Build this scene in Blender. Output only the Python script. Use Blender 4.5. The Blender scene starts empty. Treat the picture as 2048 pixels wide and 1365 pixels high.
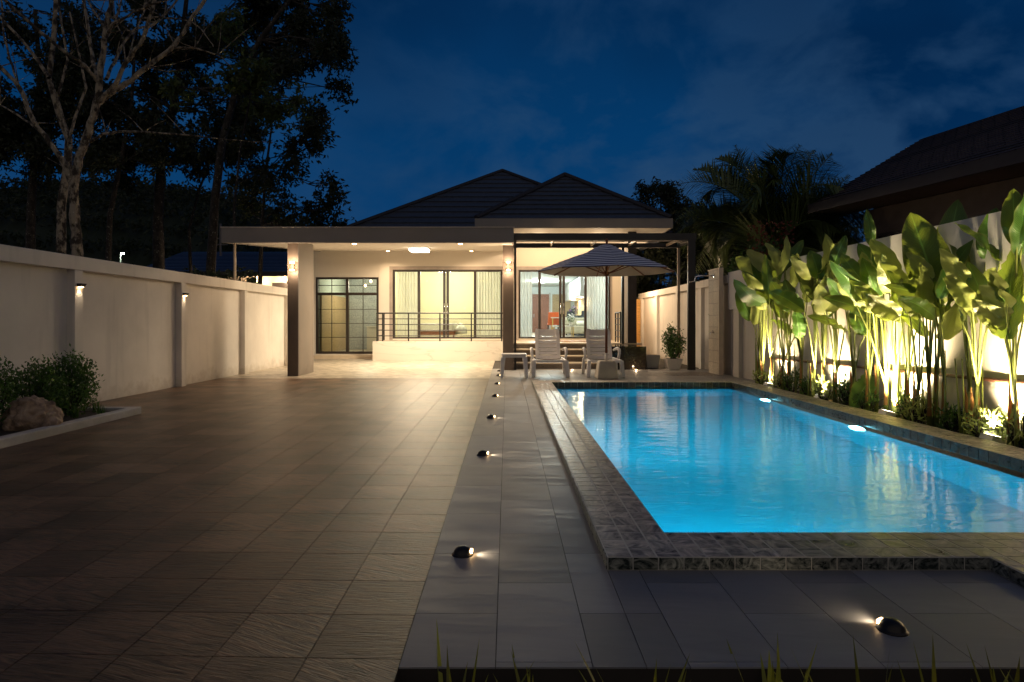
import bpy, bmesh, math, random
from mathutils import Vector, Matrix, noise as mnoise
C = bpy.context.scene
COL = C.collection
PI = math.pi
# ------------------------------------------------------------------ camera
F = 1265.0          # focal length in photo pixels
VX, VY = 1014.0, 645.0
CH = 1.1
cam_d = bpy.data.cameras.new('camera'); cam = bpy.data.objects.new('camera', cam_d); COL.objects.link(cam)
cam.location = (0, 0, CH); cam.rotation_euler = (PI/2, 0, 0)
cam_d.sensor_width = 36; cam_d.lens = 36*F/2048
cam_d.shift_x = (1024-VX)/2048; cam_d.shift_y = -(682.5-VY)/2048
cam_d.clip_start = 0.05; cam_d.clip_end = 1500
C.camera = cam
C.view_settings.view_transform = 'Standard'; C.view_settings.look = 'None'
C.view_settings.exposure = 0.5; C.view_settings.gamma = 1
C.render.engine = 'CYCLES'
C.cycles.max_bounces = 8; C.cycles.diffuse_bounces = 3; C.cycles.glossy_bounces = 3
C.cycles.transmission_bounces = 4; C.cycles.transparent_max_bounces = 12
C.cycles.caustics_reflective = False; C.cycles.caustics_refractive = False
C.cycles.sample_clamp_indirect = 3.0
C.cycles.use_denoising = True

# ------------------------------------------------------------------ node helpers
def N(nt, t, **kw):
    n = nt.nodes.new(t)
    for k, v in kw.items():
        if k in n.inputs: n.inputs[k].default_value = v
        else: setattr(n, k, v)
    return n
def L(nt, a, b): nt.links.new(a, b)
def ramp(nt, fac, stops):
    r = nt.nodes.new('ShaderNodeValToRGB'); e = r.color_ramp.elements
    while len(e) < len(stops): e.new(0.5)
    for i, (p, c) in enumerate(stops):
        e[i].position = p; e[i].color = (c[0], c[1], c[2], 1)
    L(nt, fac, r.inputs[0]); return r.outputs[0]
def math_(nt, op, a, b=None, clamp=False):
    n = nt.nodes.new('ShaderNodeMath'); n.operation = op; n.use_clamp = clamp
    for i, v in enumerate((a, b)):
        if v is None: continue
        if isinstance(v, (int, float)): n.inputs[i].default_value = v
        else: L(nt, v, n.inputs[i])
    return n.outputs[0]
def mixc(nt, f, a, b, mode='MIX'):
    n = nt.nodes.new('ShaderNodeMix'); n.data_type = 'RGBA'; n.blend_type = mode
    for s, v in ((n.inputs[0], f), (n.inputs[6], a), (n.inputs[7], b)):
        if isinstance(v, (int, float)): s.default_value = v
        elif isinstance(v, tuple): s.default_value = (v[0], v[1], v[2], 1)
        else: L(nt, v, s)
    return n.outputs[2]

# ------------------------------------------------------------------ dusk sky
W = bpy.data.worlds.new('World'); C.world = W; W.use_nodes = True
nt = W.node_tree; nt.nodes.clear()
tc = N(nt, 'ShaderNodeTexCoord')
sep = N(nt, 'ShaderNodeSeparateXYZ'); L(nt, tc.outputs['Generated'], sep.inputs[0])
grad = ramp(nt, sep.outputs[2], [(0.0, (0.010, 0.032, 0.085)), (0.10, (0.0030, 0.0285, 0.088)), (0.28, (0.0008, 0.0235, 0.079)), (0.55, (0.0010, 0.011, 0.040))])
mp = N(nt, 'ShaderNodeMapping'); L(nt, tc.outputs['Generated'], mp.inputs[0])
mp.inputs['Scale'].default_value = (1.0, 1.0, 1.6); mp.inputs['Location'].default_value = (0.35, 0.0, 0.12)
n1 = N(nt, 'ShaderNodeTexNoise', Scale=5.2, Detail=8.0, Roughness=0.56, Distortion=0.25); L(nt, mp.outputs[0], n1.inputs['Vector'])
cl = ramp(nt, n1.outputs[0], [(0.43, (0, 0, 0)), (0.57, (1, 1, 1))])
n2 = N(nt, 'ShaderNodeTexNoise', Scale=1.6, Detail=4.0, Roughness=0.5); L(nt, mp.outputs[0], n2.inputs['Vector'])
dk = ramp(nt, n2.outputs[0], [(0.35, (0.50, 0.60, 0.66)), (0.62, (1.12, 1.12, 1.12))])
g2 = mixc(nt, 1.0, grad, dk, 'MULTIPLY')
sidef = ramp(nt, math_(nt, 'ADD', math_(nt, 'MULTIPLY', sep.outputs[0], 1.0), 0.35), [(0.1, (0.35, 0.35, 0.35)), (0.45, (1, 1, 1))])
hf = ramp(nt, sep.outputs[2], [(0.05, (0.55, 0.55, 0.55)), (0.2, (1, 1, 1)), (0.42, (0.45, 0.45, 0.45))])
cf = mixc(nt, 1.0, mixc(nt, 1.0, cl, sidef, 'MULTIPLY'), hf, 'MULTIPLY')
cfm = math_(nt, 'MULTIPLY', cf, 0.66)
skyc = mixc(nt, cfm, g2, (0.0145, 0.043, 0.096))
# added fill glow in the sky out of view, behind and overhead
back = math_(nt, 'MULTIPLY', ramp(nt, math_(nt, 'MULTIPLY', sep.outputs[1], -1.0), [(0.0, (0, 0, 0)), (0.55, (1, 1, 1))]), ramp(nt, sep.outputs[2], [(0.0, (1, 1, 1)), (0.75, (0.6, 0.6, 0.6))]))
skyc = mixc(nt, back, skyc, (0.150, 0.130, 0.116))   # pale warm fill added behind the camera
bg = N(nt, 'ShaderNodeBackground'); bg.inputs[1].default_value = 1.05
L(nt, skyc, bg.inputs[0])
wo = N(nt, 'ShaderNodeOutputWorld'); L(nt, bg.outputs[0], wo.inputs[0])

# ------------------------------------------------------------------ materials
def new_mat(name):
    m = bpy.data.materials.new(name); m.use_nodes = True
    t = m.node_tree; b = t.nodes['Principled BSDF']
    return m, t, b
def P(b, **kw):
    for k, v in kw.items():
        k = k.replace('_', ' ')
        if k in b.inputs: b.inputs[k].default_value = v
def mat(name, col, rough=0.6, metal=0.0, var=0.12, scale=6.0, bump=0.0, bscale=60.0, spec=0.5, stretch=None, detail=4.0):
    m, t, b = new_mat(name)
    P(b, Roughness=rough, Metallic=metal); b.inputs['Specular IOR Level'].default_value = spec
    tc = N(t, 'ShaderNodeTexCoord'); src = tc.outputs['Object']
    if stretch:
        mp = N(t, 'ShaderNodeMapping'); mp.inputs['Scale'].default_value = stretch; L(t, src, mp.inputs[0]); src = mp.outputs[0]
    n = N(t, 'ShaderNodeTexNoise', Scale=scale, Detail=detail); L(t, src, n.inputs['Vector'])
    lo = tuple(c*(1-var) for c in col); hi = tuple(min(1, c*(1+var)) for c in col)
    L(t, ramp(t, n.outputs[0], [(0.3, lo), (0.7, hi)]), b.inputs['Base Color'])
    if bump:
        n3 = N(t, 'ShaderNodeTexNoise', Scale=bscale, Detail=3.0); L(t, src, n3.inputs['Vector'])
        bp = N(t, 'ShaderNodeBump', Strength=bump, Distance=0.01); L(t, n3.outputs[0], bp.inputs['Height']); L(t, bp.outputs[0], b.inputs['Normal'])
    return m
def emis(name, col, st):
    m, t, b = new_mat(name)
    P(b, Roughness=0.4); b.inputs['Base Color'].default_value = (*[min(1, c) for c in col], 1)
    b.inputs['Emission Color'].default_value = (*col, 1); b.inputs['Emission Strength'].default_value = st
    return m
def glassy(name, tint=(0.93, 0.97, 0.95), ior=1.45, rough=0.0):
    m, t, b = new_mat(name); t.nodes.remove(b)
    tr = N(t, 'ShaderNodeBsdfTransparent'); tr.inputs[0].default_value = (*tint, 1)
    gl = N(t, 'ShaderNodeBsdfGlossy'); gl.inputs['Roughness'].default_value = rough
    fr = N(t, 'ShaderNodeFresnel', IOR=ior)
    mx = N(t, 'ShaderNodeMixShader'); L(t, fr.outputs[0], mx.inputs[0]); L(t, tr.outputs[0], mx.inputs[1]); L(t, gl.outputs[0], mx.inputs[2])
    L(t, mx.outputs[0], t.nodes['Material Output'].inputs[0]); return m

def wall_paint(name, col, dirt=0.16, grime=0.5):
    """painted render: soft blotches, rain streaks, trowel bump"""
    m, t, b = new_mat(name)
    P(b, Roughness=0.75); b.inputs['Specular IOR Level'].default_value = 0.3
    g = N(t, 'ShaderNodeNewGeometry')
    n = N(t, 'ShaderNodeTexNoise', Scale=0.9, Detail=5.0, Roughness=0.6); L(t, g.outputs['Position'], n.inputs['Vector'])
    base = ramp(t, n.outputs[0], [(0.35, tuple(c*(1-dirt) for c in col)), (0.62, col)])
    mp = N(t, 'ShaderNodeMapping'); mp.inputs['Scale'].default_value = (5, 5, 0.5); L(t, g.outputs['Position'], mp.inputs[0])
    n2 = N(t, 'ShaderNodeTexNoise', Scale=1.2, Detail=5.0); L(t, mp.outputs[0], n2.inputs['Vector'])
    st = ramp(t, n2.outputs[0], [(0.56, (0, 0, 0)), (0.85, (1, 1, 1))])
    f = math_(t, 'MULTIPLY', st, grime)
    sz = N(t, 'ShaderNodeSeparateXYZ'); L(t, g.outputs['Position'], sz.inputs[0])
    nb = N(t, 'ShaderNodeTexNoise', Scale=4.0, Detail=6.0, Roughness=0.7); L(t, g.outputs['Position'], nb.inputs['Vector'])
    sp = ramp(t, math_(t, 'ADD', sz.outputs[2], math_(t, 'MULTIPLY', math_(t, 'SUBTRACT', nb.outputs[0], 0.5), -0.7)), [(0.0, (1, 1, 1)), (0.22, (0, 0, 0))])
    base2 = mixc(t, math_(t, 'MULTIPLY', sp, grime), base, tuple(c*q for c, q in zip(col, (0.50, 0.44, 0.36))))
    L(t, mixc(t, f, base2, tuple(c*0.55 for c in col)), b.inputs['Base Color'])
    n3 = N(t, 'ShaderNodeTexNoise', Scale=38.0, Detail=5.0); L(t, g.outputs['Position'], n3.inputs['Vector'])
    bp = N(t, 'ShaderNodeBump', Strength=0.18, Distance=0.008); L(t, n3.outputs[0], bp.inputs['Height']); L(t, bp.outputs[0], b.inputs['Normal'])
    return m

def slate_tile(name, lo, hi, rough=0.42, bump=0.5, grain=(3.0, 34.0, 3.0), spin=1.6, contrast=(0.3, 0.72), dist=1.2, mott=0.4, rvar=(0.74, 1.2)):
    """riven stone tile, every tile an island with its own grain direction and tone"""
    m, t, b = new_mat(name); b.inputs['Specular IOR Level'].default_value = 0.4
    if name == 'slate_brown': b.inputs['Specular Tint'].default_value = (1.0, 0.78, 0.58, 1)
    g = N(t, 'ShaderNodeNewGeometry')
    vr = N(t, 'ShaderNodeVectorRotate'); vr.rotation_type = 'Z_AXIS'
    L(t, g.outputs['Position'], vr.inputs['Vector'])
    L(t, math_(t, 'MULTIPLY', g.outputs['Random Per Island'], spin), vr.inputs['Angle'])
    mp = N(t, 'ShaderNodeMapping'); mp.inputs['Scale'].default_value = grain; L(t, vr.outputs[0], mp.inputs[0])
    n = N(t, 'ShaderNodeTexNoise', Scale=1.0, Detail=6.0, Roughness=0.62, Distortion=dist); L(t, mp.outputs[0], n.inputs['Vector'])
    n2 = N(t, 'ShaderNodeTexNoise', Scale=2.3, Detail=4.0); L(t, g.outputs['Position'], n2.inputs['Vector'])
    f = math_(t, 'ADD', math_(t, 'MULTIPLY', n.outputs[0], 1-mott), math_(t, 'MULTIPLY', n2.outputs[0], mott))
    c = ramp(t, f, [(contrast[0], lo), (contrast[1], hi)])
    rr = ramp(t, g.outputs['Random Per Island'], [(0.0, (rvar[0],)*3), (1.0, (rvar[1],)*3)])
    L(t, mixc(t, 1.0, c, rr, 'MULTIPLY'), b.inputs['Base Color'])
    L(t, ramp(t, n.outputs[0], [(0.3, (rough*0.8,)*3), (0.7, (min(1, rough*1.25),)*3)]), b.inputs['Roughness'])
    bp = N(t, 'ShaderNodeBump', Strength=bump, Distance=0.006); L(t, n.outputs[0], bp.inputs['Height']); L(t, bp.outputs[0], b.inputs['Normal'])
    return m

M = {}
M['wall'] = wall_paint('boundary_paint', (0.84, 0.79, 0.72), 0.14, 0.5)
M['wallr'] = wall_paint('right_boundary_paint', (0.66, 0.63, 0.58), 0.1, 0.25)
M['house'] = wall_paint('house_paint', (0.76, 0.71, 0.63), 0.05, 0.06)
M['house_lit'] = wall_paint('house_paint_lit', (0.74, 0.66, 0.54), 0.04, 0.05)  # house paint yellowed: the porch's warm light is put into the colour
M['ceil'] = mat('ceiling_board', (0.76, 0.72, 0.66), 0.8, var=0.03)
M['fascia'] = mat('fascia_metal', (0.24, 0.22, 0.205), 0.55, var=0.06, scale=2)
M['coldark'] = mat('column_cladding', (0.11, 0.085, 0.07), 0.55, var=0.18, scale=5, bump=0.15, stretch=(1, 1, 0.3))
M['colside'] = wall_paint('column_render', (0.27, 0.235, 0.20), 0.15, 0.3)
M['black'] = mat('black_steel', (0.018, 0.016, 0.015), 0.4, var=0.2, spec=0.5)
M['frame'] = mat('window_frame_dark', (0.028, 0.021, 0.017), 0.45, var=0.1)
M['rafter'] = mat('rafter_paint', (0.28, 0.22, 0.16), 0.5)
M['roof'] = mat('roof_tile', (0.062, 0.070, 0.088), 0.5, var=0.25, scale=9, bump=0.3, bscale=25)
M['roofedge'] = mat('roof_ridge', (0.028, 0.026, 0.03), 0.6)
M['roofr'] = mat('neighbour_roof', (0.05, 0.04, 0.045), 0.7, var=0.2)
M['glass'] = glassy('window_glass')
M['glassg'] = glassy('green_glass', (0.82, 0.87, 0.88))
M['chrome'] = mat('chrome', (0.75, 0.75, 0.75), 0.15, 1.0, var=0.02)
M['plastic'] = mat('white_resin', (0.88, 0.86, 0.86), 0.42, var=0.05, scale=12)
M['base'] = mat('umbrella_base_concrete', (0.50, 0.45, 0.38), 0.7, var=0.1, bump=0.2)
M['wood'] = mat('umbrella_wood', (0.20, 0.065, 0.022), 0.4, var=0.25, scale=8, stretch=(8, 8, 1))
M['orangewood'] = mat('gate_wood', (0.80, 0.45, 0.13), 0.5, var=0.25, scale=6, stretch=(1, 1, 8))
M['deckwood'] = mat('terrace_wood', (0.45, 0.22, 0.10), 0.5, var=0.2, stretch=(1, 8, 1))
M['step'] = mat('step_stone', (0.13, 0.105, 0.085), 0.5, var=0.25, scale=30, bump=0.2)
M['nosing'] = mat('step_nosing', (0.60, 0.50, 0.37), 0.5, var=0.08)
M['granite'] = mat('black_granite', (0.020, 0.016, 0.013), 0.1, var=0.3, scale=40)
M['soil'] = mat('soil', (0.035, 0.025, 0.018), 0.95, var=0.5, scale=18, bump=0.9, bscale=30)
M['grout'] = mat('grout_dark', (0.035, 0.028, 0.022), 0.9)
M['groutl'] = mat('grout_light', (0.58, 0.56, 0.50), 0.8)
M['curb'] = wall_paint('curb_paint', (0.62, 0.60, 0.58), 0.2, 0.5)
M['tile'] = slate_tile('slate_brown', (0.014, 0.008, 0.0055), (0.21, 0.125, 0.078), rough=0.36, bump=1.0, grain=(7.0, 60.0, 4.0), spin=0.5, mott=0.40, contrast=(0.40, 0.60), rvar=(0.60, 1.38))
M['deck'] = slate_tile('deck_grey', (0.19, 0.185, 0.185), (0.30, 0.29, 0.285), rough=0.5, bump=0.10, grain=(2, 14, 2), spin=0.15, contrast=(0.3, 0.7))
M['coping'] = slate_tile('coping_stone', (0.07, 0.066, 0.065), (0.72, 0.64, 0.55), rough=0.33, bump=0.2, grain=(5, 9, 6), spin=6.0, contrast=(0.38, 0.66), dist=2.4, mott=0.15)
M['poolin'] = slate_tile('pool_mosaic', (0.22, 0.66, 0.80), (0.30, 0.74, 0.86), rough=0.5, bump=0.0, grain=(2, 2, 2), spin=0)
M['curtain'] = mat('sheer_curtain', (0.80, 0.80, 0.72), 0.9, var=0.04)
def cloth(name, col):
    m, t, b = new_mat(name); P(b, Roughness=0.9); b.inputs['Base Color'].default_value = (*col, 1)
    ts = N(t, 'ShaderNodeBsdfTranslucent'); ts.inputs[0].default_value = (*col, 1); tr = N(t, 'ShaderNodeBsdfTransparent')
    mx = N(t, 'ShaderNodeMixShader'); mx.inputs[0].default_value = 0.6; L(t, b.outputs[0], mx.inputs[1]); L(t, ts.outputs[0], mx.inputs[2])
    m2 = N(t, 'ShaderNodeMixShader'); m2.inputs[0].default_value = 0.22; L(t, mx.outputs[0], m2.inputs[1]); L(t, tr.outputs[0], m2.inputs[2])
    L(t, m2.outputs[0], t.nodes['Material Output'].inputs[0]); return m
M['curtain'] = cloth('sheer_curtain_cloth', (0.92, 0.90, 0.86))
M['roomy'] = mat('bedroom_wall', (0.84, 0.77, 0.55), 0.9, var=0.02)
M['roomw'] = mat('living_wall', (0.72, 0.78, 0.78), 0.9, var=0.02)
M['roomg'] = mat('utility_wall', (0.55, 0.62, 0.58), 0.9, var=0.03)
M['floorint'] = mat('interior_floor', (0.55, 0.45, 0.34), 0.35, var=0.05)
M['doorbrown'] = mat('entrance_door_wood', (0.26, 0.10, 0.055), 0.5, var=0.15, stretch=(6, 6, 1))
M['bamboo'] = mat('bamboo_blind', (0.50, 0.36, 0.20), 0.7, var=0.25, scale=5, stretch=(1, 1, 30))
M['orange'] = mat('orange_leather', (0.65, 0.13, 0.03), 0.5)
M['greyfab'] = mat('grey_upholstery', (0.07, 0.08, 0.09), 0.8)
M['sofa'] = mat('sofa_fabric', (0.42, 0.38, 0.28), 0.9, var=0.1)
M['bed'] = mat('bed_linen', (0.85, 0.82, 0.72), 0.9, var=0.03)
M['brass'] = mat('brass_legs', (0.70, 0.48, 0.16), 0.3, 0.8)
M['cabinet'] = mat('kitchen_cabinet', (0.42, 0.40, 0.37), 0.4)
M['potw'] = mat('white_pot', (0.72, 0.68, 0.62), 0.5, var=0.05)
M['pipe'] = mat('brown_bamboo_rail', (0.12, 0.05, 0.03), 0.5, var=0.3, scale=14)
M['bark'] = None
M['lamp'] = emis('lamp_warm', (1.0, 0.62, 0.28), 14.0)
M['lampw'] = emis('lamp_panel', (1.0, 0.90, 0.72), 14.0)
M['lampblue'] = emis('pool_lamp', (0.30, 0.85, 1.0), 22.0)
M['lampcool'] = emis('street_lamp_white', (0.8, 1.0, 0.85), 160.0)
M['showertile'] = None

def bark_mat(name, a, b_, sc=9.0):
    m, t, b = new_mat(name); P(b, Roughness=0.9)
    tc = N(t, 'ShaderNodeTexCoord')
    mp = N(t, 'ShaderNodeMapping'); mp.inputs['Scale'].default_value = (1, 1, 0.6); L(t, tc.outputs['Object'], mp.inputs[0])
    n = N(t, 'ShaderNodeTexNoise', Scale=sc, Detail=6.0, Roughness=0.65); L(t, mp.outputs[0], n.inputs['Vector'])
    v = N(t, 'ShaderNodeTexVoronoi', Scale=sc*2.2); L(t, mp.outputs[0], v.inputs['Vector'])
    c = ramp(t, n.outputs[0], [(0.44, a), (0.55, b_)])
    sp = ramp(t, v.outputs['Distance'], [(0.12, (1, 1, 1)), (0.26, (0, 0, 0))])
    f = math_(t, 'MULTIPLY', sp, ramp(t, n.outputs[0], [(0.45, (0, 0, 0)), (0.6, (0.8, 0.8, 0.8))]))
    L(t, mixc(t, f, c, (0.55, 0.52, 0.42)), b.inputs['Base Color'])
    bp = N(t, 'ShaderNodeBump', Strength=0.8, Distance=0.02); L(t, n.outputs[0], bp.inputs['Height']); L(t, bp.outputs[0], b.inputs['Normal'])
    return m
M['bark'] = bark_mat('pale_bark', (0.035, 0.026, 0.017), (0.30, 0.25, 0.18), 9.0)
M['barkd'] = bark_mat('dark_bark', (0.015, 0.012, 0.009), (0.04, 0.034, 0.028))

def leaf_mat(name, col, trans, rough=0.45, var=0.35, tw=0.4, veins=False):
    m, t, b = new_mat(name); P(b, Roughness=rough)
    g = N(t, 'ShaderNodeNewGeometry'); oi = N(t, 'ShaderNodeObjectInfo')
    rnd = g.outputs['Random Per Island']
    if veins:
        uv = N(t, 'ShaderNodeUVMap')
        sx = N(t, 'ShaderNodeSeparateXYZ'); L(t, uv.outputs[0], sx.inputs[0])
        av = math_(t, 'ABSOLUTE', math_(t, 'SUBTRACT', sx.outputs[1], 0.5))
        nn = N(t, 'ShaderNodeTexNoise', Scale=6.0, Detail=3.0); L(t, uv.outputs[0], nn.inputs['Vector'])
        ph = math_(t, 'ADD', math_(t, 'MULTIPLY', math_(t, 'SUBTRACT', sx.outputs[0], math_(t, 'MULTIPLY', av, 0.35)), 190.0), math_(t, 'MULTIPLY', nn.outputs[0], 9.0))
        vein = math_(t, 'SINE', ph)
        mid = ramp(t, av, [(0.0, (1, 1, 1)), (0.035, (0, 0, 0))])
        n = N(t, 'ShaderNodeTexNoise', Scale=3.0, Detail=4.0); L(t, uv.outputs[0], n.inputs['Vector'])
        f = math_(t, 'ADD', math_(t, 'MULTIPLY', n.outputs[0], 0.8), math_(t, 'MULTIPLY', vein, 0.07))
        ff = math_(t, 'ADD', f, math_(t, 'MULTIPLY', math_(t, 'SUBTRACT', oi.outputs['Random'], 0.5), 0.4))
        c = ramp(t, ff, [(0.2, tuple(x*(1-var) for x in col)), (0.6, tuple(min(1, x*(1+var)) for x in col))])
        edge = ramp(t, av, [(0.40, (0, 0, 0)), (0.5, (0.5, 0.5, 0.5))])
        c = mixc(t, edge, c, (0.16, 0.13, 0.04))
        c = mixc(t, mid, c, tuple(min(1, x*2.4+0.03) for x in col))
        c = mixc(t, math_(t, 'MULTIPLY', g.outputs['Backfacing'], 0.85), c, mixc(t, f, (0.24, 0.31, 0.06), (0.55, 0.57, 0.20)))
        bp = N(t, 'ShaderNodeBump', Strength=0.4, Distance=0.004); L(t, vein, bp.inputs['Height']); L(t, bp.outputs[0], b.inputs['Normal'])
    else:
        c = ramp(t, rnd, [(0.0, tuple(x*(1-var) for x in col)), (1.0, tuple(min(1, x*(1+var)) for x in col))])
    L(t, c, b.inputs['Base Color'])
    ts = N(t, 'ShaderNodeBsdfTranslucent')
    tcx = mixc(t, 0.5, c, trans)
    L(t, tcx, ts.inputs[0])
    mx = N(t, 'ShaderNodeMixShader'); mx.inputs[0].default_value = tw
    L(t, b.outputs[0], mx.inputs[1]); L(t, ts.outputs[0], mx.inputs[2]); L(t, mx.outputs[0], t.nodes['Material Output'].inputs[0])
    return m
M['leafbig'] = leaf_mat('paddle_leaf', (0.045, 0.125, 0.015), (0.50, 0.62, 0.07), 0.38, 0.35, 0.24, True)
M['leafdry'] = leaf_mat('dry_sheath', (0.40, 0.20, 0.07), (0.6, 0.35, 0.1), 0.7)
M['stalk'] = mat('plant_stalk', (0.20, 0.24, 0.05), 0.5, var=0.45, scale=3, stretch=(4, 4, 1))
M['shrub'] = leaf_mat('shrub_leaf', (0.065, 0.14, 0.025), (0.12, 0.25, 0.03), 0.4, 0.5, 0.25)
M['shrubl'] = leaf_mat('variegated_leaf', (0.30, 0.36, 0.10), (0.5, 0.6, 0.2), 0.4, 0.5, 0.3)
M['treeleaf'] = leaf_mat('tree_leaf', (0.022, 0.030, 0.012), (0.1, 0.16, 0.03), 0.6, 0.5, 0.25)
M['palmleaf'] = leaf_mat('palm_leaflet', (0.085, 0.12, 0.035), (0.18, 0.25, 0.06), 0.35, 0.4, 0.25)
M['redflower'] = leaf_mat('red_bloom', (0.14, 0.03, 0.015), (0.2, 0.05, 0.03), 0.6, 0.5, 0.2)
M['lily'] = leaf_mat('yellow_edged_blade', (0.27, 0.27, 0.03), (0.45, 0.45, 0.05), 0.4, 0.75, 0.3)
M['white'] = mat('white_petal', (0.8, 0.8, 0.78), 0.8)
M['purple'] = mat('purple_petal', (0.15, 0.08, 0.35), 0.8)

# shower tile: stone look tile with thin joints
def brick_mat(name, c1, c2, mortar, bw, bh, ms=0.01, offset=0.0, rough=0.5, vec='yz', bump=0.3, rot=0):
    m, t, b = new_mat(name); P(b, Roughness=rough)
    g = N(t, 'ShaderNodeNewGeometry'); s = N(t, 'ShaderNodeSeparateXYZ'); L(t, g.outputs['Position'], s.inputs[0])
    cmb = N(t, 'ShaderNodeCombineXYZ'); ix = 'xyz'.index(vec[0]); iy = 'xyz'.index(vec[1])
    L(t, s.outputs[ix], cmb.inputs[0]); L(t, s.outputs[iy], cmb.inputs[1])
    mp = N(t, 'ShaderNodeMapping'); mp.inputs['Rotation'].default_value = (0, 0, rot); L(t, cmb.outputs[0], mp.inputs[0])
    br = N(t, 'ShaderNodeTexBrick'); br.offset = offset; br.inputs['Scale'].default_value = 1.0
    br.inputs['Brick Width'].default_value = bw; br.inputs['Row Height'].default_value = bh; br.inputs['Mortar Size'].default_value = ms
    br.inputs['Color1'].default_value = (*c1, 1); br.inputs['Color2'].default_value = (*c2, 1); br.inputs['Mortar'].default_value = (*mortar, 1)
    L(t, mp.outputs[0], br.inputs['Vector'])
    n = N(t, 'ShaderNodeTexNoise', Scale=28.0, Detail=5.0); L(t, g.outputs['Position'], n.inputs['Vector'])
    v = ramp(t, n.outputs[0], [(0.3, (0.7, 0.7, 0.7)), (0.7, (1.15, 1.15, 1.15))])
    L(t, mixc(t, 1.0, br.outputs['Color'], v, 'MULTIPLY'), b.inputs['Base Color'])
    bp = N(t, 'ShaderNodeBump', Strength=bump, Distance=0.004); bp.invert = True
    L(t, br.outputs['Fac'], bp.inputs['Height']); L(t, bp.outputs[0], b.inputs['Normal'])
    return m
M['showertile'] = brick_mat('shower_tile', (0.40, 0.34, 0.27), (0.50, 0.43, 0.34), (0.20, 0.16, 0.12), 0.30, 0.25, 0.006, 0.0, 0.5, 'yz')
M['parquet'] = brick_mat('carport_tile', (0.60, 0.53, 0.42), (0.28, 0.24, 0.19), (0.40, 0.34, 0.27), 0.20, 0.10, 0.006, 0.5, 0.35, 'xy', 0.2, PI/4)
M['backtile'] = brick_mat('utility_tiles', (0.50, 0.53, 0.54), (0.54, 0.57, 0.58), (0.46, 0.49, 0.50), 0.3, 0.15, 0.01, 0.5, 0.3, 'xz')
def marble():
    m, t, b = new_mat('white_marble'); P(b, Roughness=0.3)
    g = N(t, 'ShaderNodeNewGeometry')
    mp = N(t, 'ShaderNodeMapping'); mp.inputs['Rotation'].default_value = (0, 0.9, 0); mp.inputs['Scale'].default_value = (0.5, 1, 2.6); L(t, g.outputs['Position'], mp.inputs[0])
    n = N(t, 'ShaderNodeTexNoise', Scale=1.0, Detail=4.0, Roughness=0.55, Distortion=0.5); L(t, mp.outputs[0], n.inputs['Vector'])
    f = math_(t, 'ABSOLUTE', math_(t, 'SUBTRACT', n.outputs[0], 0.5))
    L(t, ramp(t, f, [(0.0, (0.54, 0.49, 0.42)), (0.014, (0.66, 0.61, 0.53)), (0.2, (0.69, 0.64, 0.56))]), b.inputs['Base Color'])
    return m
M['marble'] = marble()
def water_mat():
    m, t, b = new_mat('pool_water'); t.nodes.remove(b)
    g = N(t, 'ShaderNodeNewGeometry')
    mp = N(t, 'ShaderNodeMapping'); mp.inputs['Scale'].default_value = (2.2, 6.0, 1); L(t, g.outputs['Position'], mp.inputs[0])
    n = N(t, 'ShaderNodeTexNoise', Scale=1.3, Detail=2.5, Roughness=0.5, Distortion=0.6); L(t, mp.outputs[0], n.inputs['Vector'])
    n2 = N(t, 'ShaderNodeTexNoise', Scale=0.55, Detail=2.0); L(t, g.outputs['Position'], n2.inputs['Vector'])
    h = math_(t, 'MULTIPLY', n.outputs[0], math_(t, 'ADD', 0.25, n2.outputs[0]))
    bp = N(t, 'ShaderNodeBump', Strength=1.0, Distance=0.007); L(t, h, bp.inputs['Height'])
    gl = N(t, 'ShaderNodeBsdfGlossy'); gl.inputs['Roughness'].default_value = 0.09; L(t, bp.outputs[0], gl.inputs['Normal'])
    tr = N(t, 'ShaderNodeBsdfRefraction', IOR=1.33, Roughness=0.12); tr.inputs[0].default_value = (0.72, 0.97, 1.0, 1); L(t, bp.outputs[0], tr.inputs['Normal'])
    fr = N(t, 'ShaderNodeFresnel', IOR=2.0); L(t, bp.outputs[0], fr.inputs['Normal'])
    mx = N(t, 'ShaderNodeMixShader'); L(t, math_(t, 'MULTIPLY', fr.outputs[0], 1.0, True), mx.inputs[0]); L(t, tr.outputs[0], mx.inputs[1]); L(t, gl.outputs[0], mx.inputs[2])
    L(t, mx.outputs[0], t.nodes['Material Output'].inputs[0]); return m
M['water'] = water_mat()
def stripe_mat():
    m, t, b = new_mat('navy_stripe_canvas'); P(b, Roughness=0.85)
    tc = N(t, 'ShaderNodeTexCoord'); s = N(t, 'ShaderNodeSeparateXYZ'); L(t, tc.outputs['Object'], s.inputs[0])
    w = math_(t, 'SINE', math_(t, 'MULTIPLY', s.outputs[2], 2*PI/0.043))
    f = ramp(t, math_(t, 'ADD', math_(t, 'MULTIPLY', w, 0.5), 0.5), [(0.38, (0, 0, 0)), (0.46, (1, 1, 1))])
    L(t, mixc(t, f, (0.012, 0.02, 0.13), (0.90, 0.90, 0.95)), b.inputs['Base Color'])
    return m
M['stripe'] = stripe_mat()
M['canvas'] = mat('canvas_lining', (0.50, 0.46, 0.42), 0.9, var=0.03)

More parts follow.
